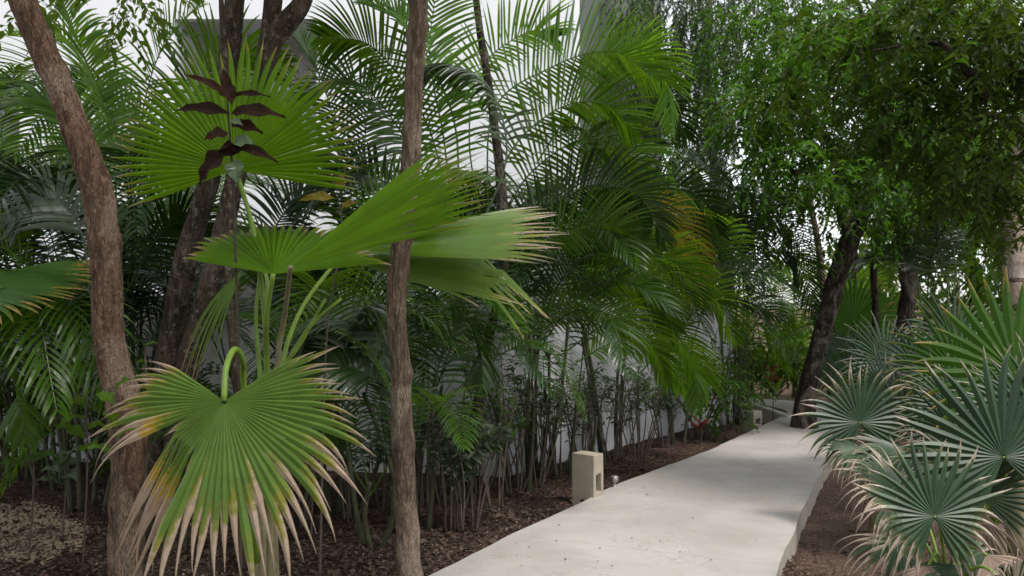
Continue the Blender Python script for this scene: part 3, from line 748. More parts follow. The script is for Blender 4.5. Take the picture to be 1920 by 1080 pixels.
# extra standing petioles of cut leaves
for k, q in enumerate(([(488, 720), (480, 600), (486, 520)], [(520, 740), (575, 620), (640, 560)], [(505, 740), (560, 650), (610, 560)])):
    mb = MB(); mb.tube(catmull([top] + pix(3.8, *q), 14), lerp_list([.013, .007], 14), 8); mb.build('petiole', M['petiole'], fp, True)

# neighbouring fan palm whose leaf enters from the left border
base = Vector((P(-160, 900, 4.0).x, 4.0, -.12))
fq = empty('fan_palm', base, 'fan palm leaf with wavy edge entering from the left border behind the red brown trunk', 'palm')
mb = MB(); mb.tube(catmull([base, base + Vector((.02, 0, .4)), base + Vector((0, 0, .8))], 8), .05, 10); mb.build('trunk', M['petiole_dry'], fq, True)
hub7 = P(-110, 530, 4.7)
lf = fan_blade(fq, hub7, Vector((1, .05, .0)), Vector((.0, -.36, 1)), .86, 26, 90, .72, M['fan_lime'], grav=.16, pleat=.3, seed=21, dry=.05)
petiole(lf, fq, [base + Vector((0, 0, .8)), base + Vector((0, .3, 1.2)), hub7], .014, .010)

# dark brown leaved sapling in front of the upright leaf
sb = Vector((P(432, 1000, 3.3).x, 3.42, -.12))
sp = empty('sapling', sb, 'thin sapling with dark brown drooping leaves in front of the upright fan leaf', 'sapling')
mb = MB(); spts = [sb, P(452, 800, 3.5), P(444, 560, 3.46), P(440, 420, 3.42), P(436, 320, 3.4), P(430, 240, 3.4), P(424, 150, 3.4)]
mb.tube(catmull(spts, 40), lerp_list([.008, .007, .006, .0055, .005, .0035], 40), 6); mb.build('stem', M['twig_dark'], sp, True)
def single_leaf(mb, p, tip, w, nrm, curl=.1, tone=.5):
    d = tip - p; L = d.length; T = d.normalized(); S = T.cross(nrm).normalized(); U = S.cross(T)
    st = 9; b = len(mb.v)
    for j in range(st + 1):
        s_ = j / st; ww = max(.0006, w * .5 * (math.sin(math.pi * (s_ ** .8)) if s_ < 1 else 0) * (1.1 - .2 * s_))
        c = p + T * L * s_ + U * (math.sin(s_ * math.pi) * curl * L)
        wob = U * .12 * w * math.sin(s_ * 14)
        mb.v += [tuple(c - S * ww + U * ww * .35 + wob), tuple(c), tuple(c + S * ww + U * ww * .35 - wob)]; mb.c += [(s_, tone, 0, 0), (s_, min(1, tone + .3), 0, 1), (s_, tone, 0, 0)]
    for j in range(st):
        q = b + j * 3; mb.f += [(q, q + 1, q + 4, q + 3), (q + 1, q + 2, q + 5, q + 4)]
V3 = Vector
for (a, b, w) in (((428, 178), (345, 140), 16), ((432, 180), (418, 128), 20), ((435, 180), (508, 182), 14), ((420, 160), (436, 196), 34), ((432, 214), (330, 207), 26), ((434, 212), (535, 220), 30), ((433, 232), (493, 250), 26), ((430, 250), (382, 262), 26),
                  ((436, 292), (428, 262), 40), ((432, 282), (374, 345), 44), ((440, 275), (522, 305), 22)):
    mb = MB(); r_ = random.Random(a[0] + b[0])
    single_leaf(mb, P(a[0], a[1], 3.38), P(b[0], b[1], 3.38 + r_.uniform(-.06, .03)), w * 3.4 / 1500, V3((r_.uniform(-.3, .3), -1, .5)), .10, r_.random())
    mb.build('leaf', M['brown_leaf'], sp)
for (a, b, w) in (((434, 226), (456, 236), 14), ((438, 268), (478, 270), 30), ((440, 300), (446, 345), 34)):
    mb = MB(); single_leaf(mb, P(a[0], a[1], 3.36), P(b[0], b[1], 3.33), w * 3.4 / 1500, V3((0, -1, .6)), .1); mb.build('leaf', M['pale_leaf'], sp)
sb = Vector((P(600, 900, 4.6).x, 4.6, -.12))
sp = empty('sapling', sb, 'small sapling with a few rusty leaves right of the upright fan leaf', 'sapling')
mb = MB(); mb.tube(catmull([sb, P(612, 640, 4.6), P(640, 450, 4.6), P(628, 330, 4.6)], 24), lerp_list([.007, .003], 24), 6); mb.build('stem', M['twig'], sp, True)
for (a, b, w) in (((636, 355), (646, 322), 22), ((628, 372), (560, 376), 20), ((620, 345), (604, 322), 14), ((640, 390), (672, 380), 16)):
    mb = MB(); single_leaf(mb, P(a[0], a[1], 4.6), P(b[0], b[1], 4.55), w * 4.6 / 1500, V3((.1, -1, .5)), .12); mb.build('leaf', M['areca_yellow'] if b[0] != 604 else M['brown_leaf'], sp)

# ------------------------------------------------------------------ areca palms
def gp(px, D, z=-.12): p = P(px, 600, D); return Vector((p.x, D, z))
o_ = lambda **k: k
areca(gp(800, 5.9), 'feather palm clump just right of the slim straight trunk, one frond standing upright above it', 51, [
    (pix(5.9, (850, 420), (832, 260), (806, 100), (826, -70)), .50, o_(n=40, bare=.25, vee=.25, mat='areca_lime', droop=.35)),
    (pix(5.7, (860, 420), (850, 220), (770, 60), (690, 10)), .42, o_(n=44, bare=.3, vee=.4, roll=30, mat='areca_lime')),
    (pix(6.0, (850, 430), (800, 230), (700, 90), (600, 70)), .46, o_(n=46, bare=.25, vee=.3, roll=-50)),
    (pix(6.1, (850, 450), (760, 260), (660, 150), (560, 190)), .46, o_(n=46, bare=.25, vee=.3, roll=50)),
    (pix(5.6, (900, 430), (950, 290), (918, 165), (840, 120), (790, 130)), .34, o_(n=44, bare=.3, vee=-.2, roll=0, droop=.8, mat='areca_grey')),
    (pix(6.2, (860, 440), (720, 340), (640, 330), (560, 400)), .44, o_(n=44, bare=.25, vee=.35, roll=50, mat='areca_dark')),
], stems=4, height=1.2, fronds=7, mats=('areca', 'areca_dark'), sc=.8)
areca(gp(985, 7.2), 'tallest feather palm clump in the centre whose long fronds arch right against the white building', 52, [
    (pix(6.9, (915, 420), (925, 210), (1030, 128), (1145, 96), (1230, 150)), .62, o_(n=52, bare=.22, roll=55, vee=.55, droop=.25)),
    (pix(6.7, (930, 430), (955, 290), (1045, 205), (1130, 195), (1195, 250)), .5, o_(n=50, bare=.22, roll=50, vee=.5, droop=.4, mat='areca')),
    (pix(7.0, (935, 430), (990, 330), (1090, 262), (1180, 290), (1215, 370)), .52, o_(n=54, bare=.15, roll=60, vee=.35, droop=.5)),
    (pix(7.3, (1010, 300), (1110, 150), (1190, 92), (1245, 140), (1262, 250)), .38, o_(n=60, bare=.25, roll=35, vee=.3, droop=.5, mat='areca_lime')),
    (pix(6.6, (940, 470), (1010, 400), (1110, 352), (1195, 365), (1245, 450)), .46, o_(n=54, bare=.15, roll=60, vee=.3, droop=.5, mat='areca_dark')),
    (pix(7.4, (1090, 330), (1120, 215), (1150, 150), (1165, 110)), .40, o_(n=40, bare=.3, roll=10, vee=.3, droop=.3, mat='areca_lime')),
    (pix(6.7, (960, 500), (1050, 440), (1150, 425), (1225, 480)), .42, o_(n=50, bare=.15, roll=50, vee=.3, droop=.5)),
    (pix(7.1, (900, 400), (880, 260), (900, 130), (990, 60), (1040, 70)), .45, o_(n=44, bare=.35, roll=40, vee=.4, droop=.4, mat='areca_lime')),
], stems=5, height=1.3, fronds=6, mats=('areca_dark',), sc=.85)
areca(gp(1150, 8.6), 'feather palm clump with a dense round head of dark fronds left of the leafy canopy', 53, [
    (pix(8.2, (1120, 480), (1160, 330), (1215, 270), (1262, 330), (1280, 430)), .5, o_(n=56, bare=.15, roll=-15, vee=-.1, droop=.6)),
    (pix(8.0, (1120, 520), (1180, 410), (1240, 400), (1290, 470), (1310, 560)), .48, o_(n=50, bare=.2, roll=30, vee=.2, droop=.5, mat='areca_yellow')),
    (pix(8.3, (1130, 500), (1200, 380), (1290, 360), (1350, 440)), .5, o_(n=52, bare=.15, roll=40, vee=.3, mat='areca_dark')),
    (pix(7.6, (1120, 560), (1190, 490), (1260, 490), (1320, 560)), .48, o_(n=52, bare=.15, roll=40, vee=.3)),
    (pix(8.4, (1130, 460), (1170, 260), (1240, 190), (1290, 260)), .5, o_(n=52, bare=.15, roll=40, vee=.3, mat='areca_dark')),
], stems=5, height=1.6, fronds=9, mats=('areca', 'areca_dark'), sc=.9)
areca(gp(1060, 7.7), 'low feather palm leaning to the path above the grey shrub stems', 54, [
    (pix(7.2, (960, 640), (1040, 590), (1130, 585), (1215, 640), (1250, 720)), .46, o_(n=54, bare=.1, roll=40, vee=.2, droop=.6)),
    (pix(7.5, (1060, 660), (1150, 600), (1240, 600), (1300, 680), (1310, 770)), .46, o_(n=54, bare=.1, roll=30, vee=.2, droop=.6, mat='areca')),
    (pix(7.9, (1080, 680), (1160, 640), (1240, 660), (1290, 740)), .44, o_(n=54, bare=.1, roll=40, vee=.2, droop=.6, mat='areca_lime')),
    (pix(7.4, (1020, 620), (1110, 540), (1200, 540), (1270, 620)), .46, o_(n=54, bare=.15, roll=45, vee=.2, droop=.5)),
], stems=3, height=.9, fronds=2, sc=.8)
areca(gp(640, 6.5), 'feather palm clump behind the fan palm with dark crossing fronds left of the slim trunk', 55, [
    (pix(6.2, (640, 560), (640, 380), (620, 200), (560, 60)), .48, o_(n=48, bare=.25, vee=.3, roll=20)),
    (pix(6.4, (650, 560), (680, 380), (690, 210), (740, 90)), .48, o_(n=48, bare=.25, vee=.3, roll=-20, mat='areca_dark')),
    (pix(5.6, (690, 640), (660, 600), (610, 590), (560, 650)), .40, o_(n=48, bare=.1, vee=.2, roll=30, mat='areca_grey')),
    (pix(5.5, (640, 700), (660, 610), (700, 580), (725, 700)), .38, o_(n=40, bare=.1, vee=-.1, roll=0, mat='areca_grey')),
    (pix(5.4, (720, 720), (660, 690), (600, 690), (540, 740)), .40, o_(n=48, bare=.1, vee=.2, roll=40, mat='areca_dark')),
    (pix(5.6, (810, 760), (830, 660), (870, 600), (900, 650), (905, 720)), .38, o_(n=44, bare=.1, vee=.1, roll=20, mat='areca_dark')),
], stems=4, height=1.2, fronds=7, mats=('areca', 'areca_dark'), sc=.8)
areca(gp(520, 7.2), 'feather palm clump against the white wall, half hidden by the foreground fan palm', 56, [
    (pix(6.4, (520, 640), (500, 560), (560, 500), (640, 520)), .42, o_(n=48, bare=.1, vee=.2, roll=40, mat='areca_grey')),
    (pix(6.6, (480, 560), (520, 420), (580, 370), (660, 420)), .44, o_(n=48, bare=.15, vee=.3, roll=40, mat='areca_grey')),
    (pix(6.6, (500, 680), (560, 610), (640, 600), (700, 660)), .42, o_(n=48, bare=.1, vee=.2, roll=40, mat='areca_dark')),
], stems=4, height=1.5, fronds=8, mats=('areca_dark', 'areca'), sc=.9)
areca(gp(170, 6.6), 'tall feather palm clump with bright fronds behind the red brown leaning trunk', 57, [
    (pix(6.2, (250, 420), (220, 250), (160, 110), (110, -20)), .50, o_(n=50, bare=.2, vee=.3, roll=10, mat='areca_lime')),
    (pix(6.6, (240, 420), (260, 250), (300, 100), (390, -10)), .50, o_(n=50, bare=.2, vee=.3, roll=-10, mat='areca_lime')),
    (pix(6.0, (230, 430), (180, 300), (110, 200), (30, 190)), .48, o_(n=50, bare=.2, vee=.3, roll=40)),
    (pix(6.2, (250, 440), (330, 240), (420, 110), (540, 120)), .48, o_(n=50, bare=.2, vee=.3, roll=40)),
    (pix(5.6, (170, 560), (150, 430), (90, 370), (20, 420)), .44, o_(n=44, bare=.15, vee=.1, roll=55, mat='areca_grey')),
    (pix(5.8, (230, 560), (300, 440), (360, 420), (420, 480)), .42, o_(n=44, bare=.15, vee=.2, roll=40, mat='areca_dark')),
    (pix(5.2, (-60, 480), (40, 540), (110, 600), (150, 700)), .42, o_(n=50, bare=.05, vee=.1, roll=30, mat='areca')),
], stems=5, height=1.8, fronds=10, mats=('areca', 'areca_dark'), sc=1.0)
areca(gp(-30, 5.6), 'feather palm clump with low dark fronds at the left border of the picture', 58, [
    (pix(5.2, (-60, 640), (-20, 560), (60, 560), (130, 660)), .42, o_(n=46, bare=.05, vee=.1, roll=30)),
    (pix(5.0, (-80, 700), (-30, 650), (20, 700), (50, 830)), .40, o_(n=46, bare=.05, vee=.1, roll=30)),
], stems=4, height=1.1, fronds=8, mats=('areca_dark', 'areca'), sc=.85)
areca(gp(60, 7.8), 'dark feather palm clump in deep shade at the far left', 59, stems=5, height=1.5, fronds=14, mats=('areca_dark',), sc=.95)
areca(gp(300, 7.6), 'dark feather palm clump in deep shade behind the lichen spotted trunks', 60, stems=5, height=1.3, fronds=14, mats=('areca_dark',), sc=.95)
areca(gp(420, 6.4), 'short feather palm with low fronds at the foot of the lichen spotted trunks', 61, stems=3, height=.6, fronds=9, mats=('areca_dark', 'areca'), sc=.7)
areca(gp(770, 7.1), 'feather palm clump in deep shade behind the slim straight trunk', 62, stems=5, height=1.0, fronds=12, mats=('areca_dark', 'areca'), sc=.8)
areca(gp(700, 5.6), 'small feather palm with drooping blades between the torn fan leaf and the slim trunk', 63, stems=3, height=.6, fronds=8, mats=('areca_dark', 'areca'), sc=.6)
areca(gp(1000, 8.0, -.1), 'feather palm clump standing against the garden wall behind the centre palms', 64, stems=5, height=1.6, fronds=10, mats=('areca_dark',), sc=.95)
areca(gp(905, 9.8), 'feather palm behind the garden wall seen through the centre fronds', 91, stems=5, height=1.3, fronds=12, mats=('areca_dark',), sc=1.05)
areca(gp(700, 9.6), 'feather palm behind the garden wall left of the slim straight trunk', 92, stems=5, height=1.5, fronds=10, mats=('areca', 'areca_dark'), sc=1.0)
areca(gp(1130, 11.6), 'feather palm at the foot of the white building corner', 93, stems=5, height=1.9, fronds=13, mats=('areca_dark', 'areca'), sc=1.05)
areca(gp(40, 8.6), 'tall feather palm before the left wing of the white building', 94, stems=5, height=2.5, fronds=14, mats=('areca', 'areca_dark'), sc=1.05)
areca(gp(260, 8.1), 'tall dark feather palm filling the space between the leaning trunk and the lichen trunks', 95, stems=5, height=2.5, fronds=15, mats=('areca_dark', 'areca'), sc=1.0)
areca(gp(120, 7.4), 'dark feather palm with crowded low fronds above the gravel patch', 96, stems=5, height=1.2, fronds=15, mats=('areca_dark',), sc=.9)
areca(gp(1270, 9.6), 'feather palm clump with green fronds hanging over the left edge of the path', 65, [
    (pix(9.0, (1240, 640), (1280, 560), (1340, 560), (1380, 640)), .5, o_(n=48, bare=.1, roll=40, vee=.2)),
    (pix(8.6, (1200, 700), (1250, 650), (1300, 670), (1320, 750)), .45, o_(n=48, bare=.1, roll=30, vee=.2, mat='areca_lime')),
], stems=4, height=1.2, fronds=9, mats=('areca', 'areca_dark'), sc=.85)
areca(gp(1370, 11.6), 'tall dark feather palm left of the path bend with near black fronds', 66, [
    (pix(11, (1360, 560), (1390, 430), (1460, 410), (1530, 500)), .6, o_(n=48, bare=.1, roll=40, vee=.2, mat='areca_dark')),
    (pix(11, (1350, 560), (1330, 420), (1270, 360), (1200, 400)), .6, o_(n=48, bare=.1, roll=40, vee=.2, mat='areca_dark')),
    (pix(11.2, (1350, 540), (1350, 400), (1330, 320), (1290, 290)), .6, o_(n=48, bare=.1, roll=40, vee=.2, mat='areca_dark')),
    (pix(10.6, (1370, 580), (1430, 480), (1490, 480), (1530, 590)), .6, o_(n=48, bare=.1, roll=40, vee=.1, mat='areca_dark')),
], stems=4, height=2.1, fronds=10, mats=('areca_dark',), sc=1.15)
areca(gp(1410, 13.2), 'young feather palm with yellow green fronds beside the path bend', 67, [
    (pix(12.6, (1390, 700), (1400, 630), (1430, 610), (1480, 700)), .5, o_(n=44, bare=.1, roll=30, vee=.2, mat='areca_lime')),
], stems=4, height=.9, fronds=9, mats=('areca_lime', 'areca'), sc=.9)
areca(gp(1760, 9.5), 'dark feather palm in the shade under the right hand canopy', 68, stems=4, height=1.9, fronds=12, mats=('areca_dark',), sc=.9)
areca(gp(1450, 17), 'feather palm behind the bend catching bright light', 69, stems=3, height=1.5, fronds=6, mats=('areca', 'areca_lime'), sc=1.2)

# ------------------------------------------------------------------ fan palms right of the path
def thatch(px, D, label, leaves, seed, h=.4, mat='fan_blue'):
    """leaves: (hub px, py, D, axis, normal, R, n, span, options)"""
    b = gp(px, D, -.17); t = empty('fan_palm', b, label, 'palm')
    mb = MB(); mb.tube(catmull([b, b + Vector((.01, 0, h * .5)), b + Vector((0, 0, h))], 8), lerp_list([.07, .05], 8), 10); mb.build('trunk', M['petiole_dry'], t, True)
    top = b + Vector((0, 0, h))
    for k, (hx, hy, hd, ax, nm, R, n, span, op) in enumerate(leaves):
        op = dict(op); mt = M[op.pop('mat', mat)]
        hub = P(hx, hy, hd)
        lf = fan_blade(t, hub, V3(ax), V3(nm), R, n, span, op.pop('split', .42), mt, seed=seed * 17 + k, jit=op.pop('jit', .11), pleat=op.pop('pleat', .3), **op)
        mid = top.lerp(hub, .5) + Vector((0, 0, .12))
        petiole(lf, t, [top, mid, hub], .009, .006)
    return t
def curl(lo, hi, dry=.3, g=2.2):
    def f(i, th, rs):
        o = {}
        if lo < th < hi: o = dict(g=g * rs.uniform(.7, 1.2), dry=dry * rs.uniform(.5, 1.3), gin=0)
        else: o = dict(dry=.10 * rs.uniform(.3, 2.2))
        return o
    return f
thatch(1640, 6.0, 'blue green fan palm with pale dry tips reaching over the right edge of the path', [
    (1612, 792, 5.7, (-.25, .1, 1), (-.1, -1, .25), .46, 30, 300, o_(grav=.35, seg=lambda i, th, rs: dict(dry=.26 * rs.uniform(.4, 1.3), g=rs.uniform(.3, 1.6)))),
    (1690, 800, 6.1, (.15, -.1, 1), (.1, -.9, .45), .44, 34, 280, o_(grav=.3, dry=.12)),
    (1660, 740, 6.5, (.1, .3, 1), (.2, -1, .2), .42, 34, 260, o_(grav=.2, dry=.16)),
    (1700, 850, 5.6, (-.9, -.35, .1), (0, -.6, 1), .46, 30, 220, o_(grav=.5, dry=.22)),
    (1620, 840, 5.6, (-.8, -.4, -.25), (-.2, -.6, 1), .38, 22, 160, o_(grav=.9, dry=.34)),
    (1655, 880, 5.7, (-.3, -.3, -1), (-.3, -1, .2), .34, 16, 110, o_(grav=.8, mat='dead')),
    (1720, 900, 5.5, (.2, -.3, -1), (.1, -1, .2), .34, 16, 110, o_(grav=.8, mat='dead')),
], 71)
thatch(1860, 4.6, 'deep green fan palm with a wide star shaped leaf at the right border', [
    (1882, 857, 4.15, (-.12, .12, 1), (-.15, -1, .3), .58, 29, 300, o_(grav=.12, dry=.05, split=.45)),
    (1790, 810, 5.2, (-.35, .1, 1), (-.1, -1, .25), .40, 30, 240, o_(grav=.2, dry=.08)),
    (1925, 790, 4.6, (.1, .1, 1), (-.2, -1, .1), .42, 26, 200, o_(grav=.1, dry=.06)),
    (1840, 960, 4.5, (-.3, -.3, -1), (-.3, -1, .2), .34, 16, 120, o_(grav=.8, mat='dead')),
    (1800, 880, 4.6, (-.8, -.2, .1), (-.2, -.9, .6), .40, 20, 130, o_(grav=.7, dry=.4)),
    (1985, 830, 4.2, (.1, 0, 1), (-.3, -1, .2), .55, 34, 280, o_(grav=.2, dry=.08)),
    (1790, 770, 5.6, (-.5, .3, .8), (-.2, -1, .3), .42, 34, 240, o_(grav=.25, dry=.14)),
], 72, .45)
thatch(1770, 4.0, 'low fan palm with curled straw coloured tips beside the kerb in the lower right corner', [
    (1752, 968, 3.85, (.02, .15, 1), (-.08, -1, .55), .38, 30, 322, o_(grav=.35, seg=lambda i, th, rs: dict(g=(2.6 if abs(th) > 1.35 else .3) * rs.uniform(.7, 1.2), dry=(.42 if abs(th) > 1.35 else .16) * rs.uniform(.6, 1.25)))),
    (1700, 930, 4.3, (-.8, -.1, .35), (-.1, -.7, .8), .44, 26, 150, o_(grav=.8, dry=.36)),
    (1840, 930, 4.3, (.3, .1, 1), (0, -1, .4), .38, 30, 260, o_(grav=.4, dry=.2)),
    (1690, 1010, 4.1, (-.6, -.3, -.5), (-.4, -.8, .4), .36, 16, 120, o_(grav=.8, dry=.5)),
    (1905, 1110, 3.5, (-.55, -.3, .7), (-.3, -.8, .5), .30, 20, 150, o_(grav=2.0, dry=.85)),
    (1740, 1060, 3.9, (-.3, -.4, -.9), (-.3, -1, .3), .26, 14, 130, o_(grav=.9, mat='dead')),
    (1850, 1040, 3.8, (.4, -.4, -.8), (.2, -1, .3), .28, 14, 130, o_(grav=.9, mat='dead')),
    (1800, 1060, 3.9, (.2, -.5, -.4), (0, -.8, .6), .34, 22, 240, o_(grav=.9, dry=.36)),
], 73, .3)
thatch(1900, 5.6, 'yellow green backlit fan palm high at the right border with orange leaf tips', [
    (1905, 700, 5.0, (-.25, .1, 1), (-.1, -1, .12), .62, 25, 270, o_(grav=.05, mat='fan_lime', split=.5, dry=.03, pleat=.2)),
    (1800, 700, 5.8, (-.35, .1, .8), (-.1, -1, .3), .54, 34, 270, o_(grav=.2, mat='fan_lime', dry=.06)),
    (1800, 730, 6.3, (-.6, .2, .7), (-.3, -1, .3), .50, 30, 220, o_(grav=.2, mat='fan_blue', dry=.10)),
    (1980, 700, 5.6, (.2, .1, 1), (-.3, -1, .2), .6, 30, 260, o_(grav=.1, mat='fan_lime', dry=.05)),
], 74, .6)
thatch(1730, 7.6, 'glossy fan palm with silvery blades in the shade behind the backlit one', [
    (1725, 690, 7.4, (.1, .1, 1), (0, -1, .4), .48, 30, 280, o_(grav=.25, dry=.05)),
    (1790, 640, 7.8, (-.3, .1, .9), (-.1, -1, .5), .55, 30, 260, o_(grav=.3, dry=.05)),
    (1660, 680, 7.8, (-.5, .1, .7), (-.1, -1, .6), .50, 30, 260, o_(grav=.3, dry=.05)),
], 75, .6)
thatch(1620, 12, 'mid green fan palm behind the leaning dark trunk', [
    (1600, 600, 12, (-.1, .1, 1), (0, -1, .1), .75, 34, 290, o_(grav=.1, mat='fan_lime', split=.6)),
    (1650, 620, 12.4, (.3, .1, 1), (0, -1, .1), .75, 34, 290, o_(grav=.1, mat='fan_lime', split=.6)),
    (1580, 680, 11.8, (-.3, .1, .5), (0, -.8, .6), .7, 34, 260, o_(grav=.3, mat='fan_blue')),
    (1640, 700, 11.6, (.3, -.1, .5), (0, -.8, .6), .7, 34, 260, o_(grav=.3, mat='fan_blue')),
], 76, .8)
thatch(1490, 15, 'bright lime fan palm glowing behind the path bend', [
    (1492, 640, 15, (0, .1, 1), (0, -1, .1), .7, 30, 280, o_(grav=.2, mat='fan')),
    (1465, 690, 15, (-.4, .1, .6), (0, -1, .1), .7, 30, 280, o_(grav=.3, mat='fan')),
], 77, .8, )


# ------------------------------------------------------------------ trees right of the path
t = empty('tree', Vector((P(1507, 800, 10.35).x, 10.35, -.1)), 'dark furrowed leaning tree rising at the right edge of the path bend', 'tree')
trunk(t, pix(10.35, (1508, 822), (1510, 760), (1524, 690), (1545, 610), (1566, 530), (1590, 460), (1612, 400), (1640, 330), (1680, 250), (1700, 120)),
      [.20, .13, .11, .11, .115, .12, .115, .105, .08, .05], M['bark_dark'], n=24, amp=.016, seed=61, knots=10)
for k, q in enumerate(([(1600, 430), (1588, 370), (1560, 280), (1500, 200), (1440, 150)], [(1610, 400), (1650, 340), (1720, 300), (1800, 240)], [(1592, 440), (1570, 380), (1520, 340), (1450, 300)], [(1640, 330), (1660, 230), (1640, 100), (1600, -20)])):
    trunk(t, pix(10.3 - .2 * k, *q), [.07, .05, .035, .02], M['bark_dark'], name='branch', n=10, amp=.006, seed=70 + k)
crown(t, 'crown', [(P(1560, 250, 10.2), (1.1, 1.0, .8)), (P(1450, 200, 9.8), (.7, .8, .6)), (P(1500, 60, 10), (1.2, 1, .7)), (P(1700, 260, 10.4), (1.2, 1, .7)), (P(1560, 370, 9.6), (.9, .7, .35)), (P(1640, 60, 10.4), (1.4, 1.2, .8)), (P(1740, 400, 10), (.9, .7, .3))],
      1050, .5, 16, .108, .036, M['canopy'], M['twig_dark'], seed=81, every=2)
crown(t, 'crown', [(P(1430, 190, 9.4), (.6, .7, .45)), (P(1500, 110, 9.4), (.7, .7, .35)), (P(1480, 290, 9.2), (.45, .6, .25)), (P(1600, 330, 9.0), (.6, .5, .2)), (P(1720, 380, 9.2), (.6, .5, .22))],
      190, .45, 15, .115, .038, M['canopy_bright'], M['twig_dark'], seed=181, every=2)
t = empty('tree', Vector((P(1905, 900, 7.2).x, 7.2, -.15)), 'pale barked tree at the right border, its boughs filling the upper right corner', 'tree')
trunk(t, pix(7.2, (1925, 925), (1918, 800), (1910, 640), (1902, 520), (1900, 430), (1908, 340), (1930, 240), (1960, 100)), [.13, .115, .105, .1, .095, .09, .085, .07], M['bark_pale'], n=24, amp=.007, seed=65, knots=10)
for k, q in enumerate(([(1925, 250), (1860, 215), (1800, 240), (1740, 250), (1700, 300)], [(1920, 180), (1850, 80), (1780, 120), (1735, 155), (1690, 170)], [(1935, 120), (1880, 40), (1790, -20), (1700, -40)], [(1850, 190), (1790, 100), (1740, 80), (1640, 95)])):
    trunk(t, pix(6.6 - .25 * k, *q), [.04, .028, .018, .008], M['bark_dark'], name='branch', n=8, amp=.006, seed=90 + k, long=4)
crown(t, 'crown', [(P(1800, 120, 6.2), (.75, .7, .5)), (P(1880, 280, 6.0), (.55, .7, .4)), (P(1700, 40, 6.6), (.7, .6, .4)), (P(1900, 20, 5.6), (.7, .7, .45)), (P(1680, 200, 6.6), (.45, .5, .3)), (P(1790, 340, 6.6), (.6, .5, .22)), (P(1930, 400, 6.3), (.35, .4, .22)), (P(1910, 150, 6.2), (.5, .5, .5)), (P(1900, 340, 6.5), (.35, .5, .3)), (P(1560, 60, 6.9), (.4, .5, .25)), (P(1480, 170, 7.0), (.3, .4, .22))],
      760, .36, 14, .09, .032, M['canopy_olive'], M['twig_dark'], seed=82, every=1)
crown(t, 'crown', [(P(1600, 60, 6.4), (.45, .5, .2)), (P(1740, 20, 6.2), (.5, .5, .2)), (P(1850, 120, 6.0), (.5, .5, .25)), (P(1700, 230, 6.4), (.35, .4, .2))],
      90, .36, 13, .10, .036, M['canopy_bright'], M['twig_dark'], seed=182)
t = empty('tree', gp(1330, 13.0, -.1), 'airy grey green feathery tree rising behind the palms right of the building corner', 'tree')
trunk(t, pix(13.4, (1375, 770), (1372, 600), (1350, 400), (1330, 200), (1330, 0), (1320, -100)), [.11, .1, .09, .07, .05, .03], M['bark_grey'], n=12, amp=.01, seed=66)
crown(t, 'crown', [(P(1280, 80, 13), (1.1, 1, 1.1)), (P(1240, 180, 12.8), (.8, .8, .6)), (P(1330, 200, 13), (1.1, 1, 1)), (P(1370, 20, 13), (1.3, 1, 1)), (P(1230, -20, 13), (.9, .8, .7)), (P(1340, 350, 13), (1.1, 1, .7))],
      760, .8, 34, .10, .026, M['feather'], M['twig_dark'], seed=83, droop=.8, every=2)
t = empty('tree', gp(1640, 11.2, -.1), 'thin straight dark trunk just right of the leaning tree', 'tree')
trunk(t, pix(11.2, (1636, 800), (1638, 700), (1642, 600), (1638, 500), (1646, 430), (1640, 300), (1630, 120)), [.055, .05, .048, .05, .05, .04, .03], M['bark_dark'], n=12, amp=.008, seed=67)
crown(t, 'crown', [(P(1660, 330, 11.5), (1.0, .8, .5)), (P(1620, 140, 11.8), (1.2, .8, .7))], 200, .5, 16, .12, .04, M['canopy'], M['twig_dark'], seed=84, every=2)
t = empty('tree', gp(1695, 10.6, -.1), 'stout dark trunk in the shade right of the thin straight trunk', 'tree')
trunk(t, pix(10.6, (1690, 820), (1690, 700), (1692, 620), (1706, 530), (1702, 450), (1690, 350), (1700, 200)), [.13, .11, .105, .1, .1, .08, .05], M['bark_dark'], n=14, amp=.012, seed=68)
trunk(t, pix(10.5, (1700, 560), (1690, 500), (1684, 430), (1670, 340)), [.05, .045, .04, .02], M['bark_dark'], name='branch', n=10, amp=.006, seed=69)
crown(t, 'crown', [(P(1780, 360, 11), (1.2, .8, .45)), (P(1850, 250, 11), (1.4, .8, .8)), (P(1800, 100, 11.5), (1.6, 1, .8))], 330, .5, 16, .12, .04, M['canopy'], M['twig_dark'], seed=85, every=2)
t = empty('tree', gp(1545, 14.0, -.1), 'pale thin trunk seen left of the leaning dark trunk', 'tree')
trunk(t, pix(14, (1560, 740), (1552, 640), (1545, 560), (1536, 470), (1520, 380), (1500, 250)), [.07, .065, .06, .055, .05, .03], M['bark_grey'], n=10, amp=.006, seed=72)
crown(t, 'crown', [(P(1480, 250, 14), (1.6, 1.2, 1.0)), (P(1420, 380, 14.5), (1.0, .8, .5)), (P(1540, 380, 14), (1.0, .8, .5))], 150, .6, 18, .11, .03, M['feather'], M['twig_dark'], seed=86, every=2)

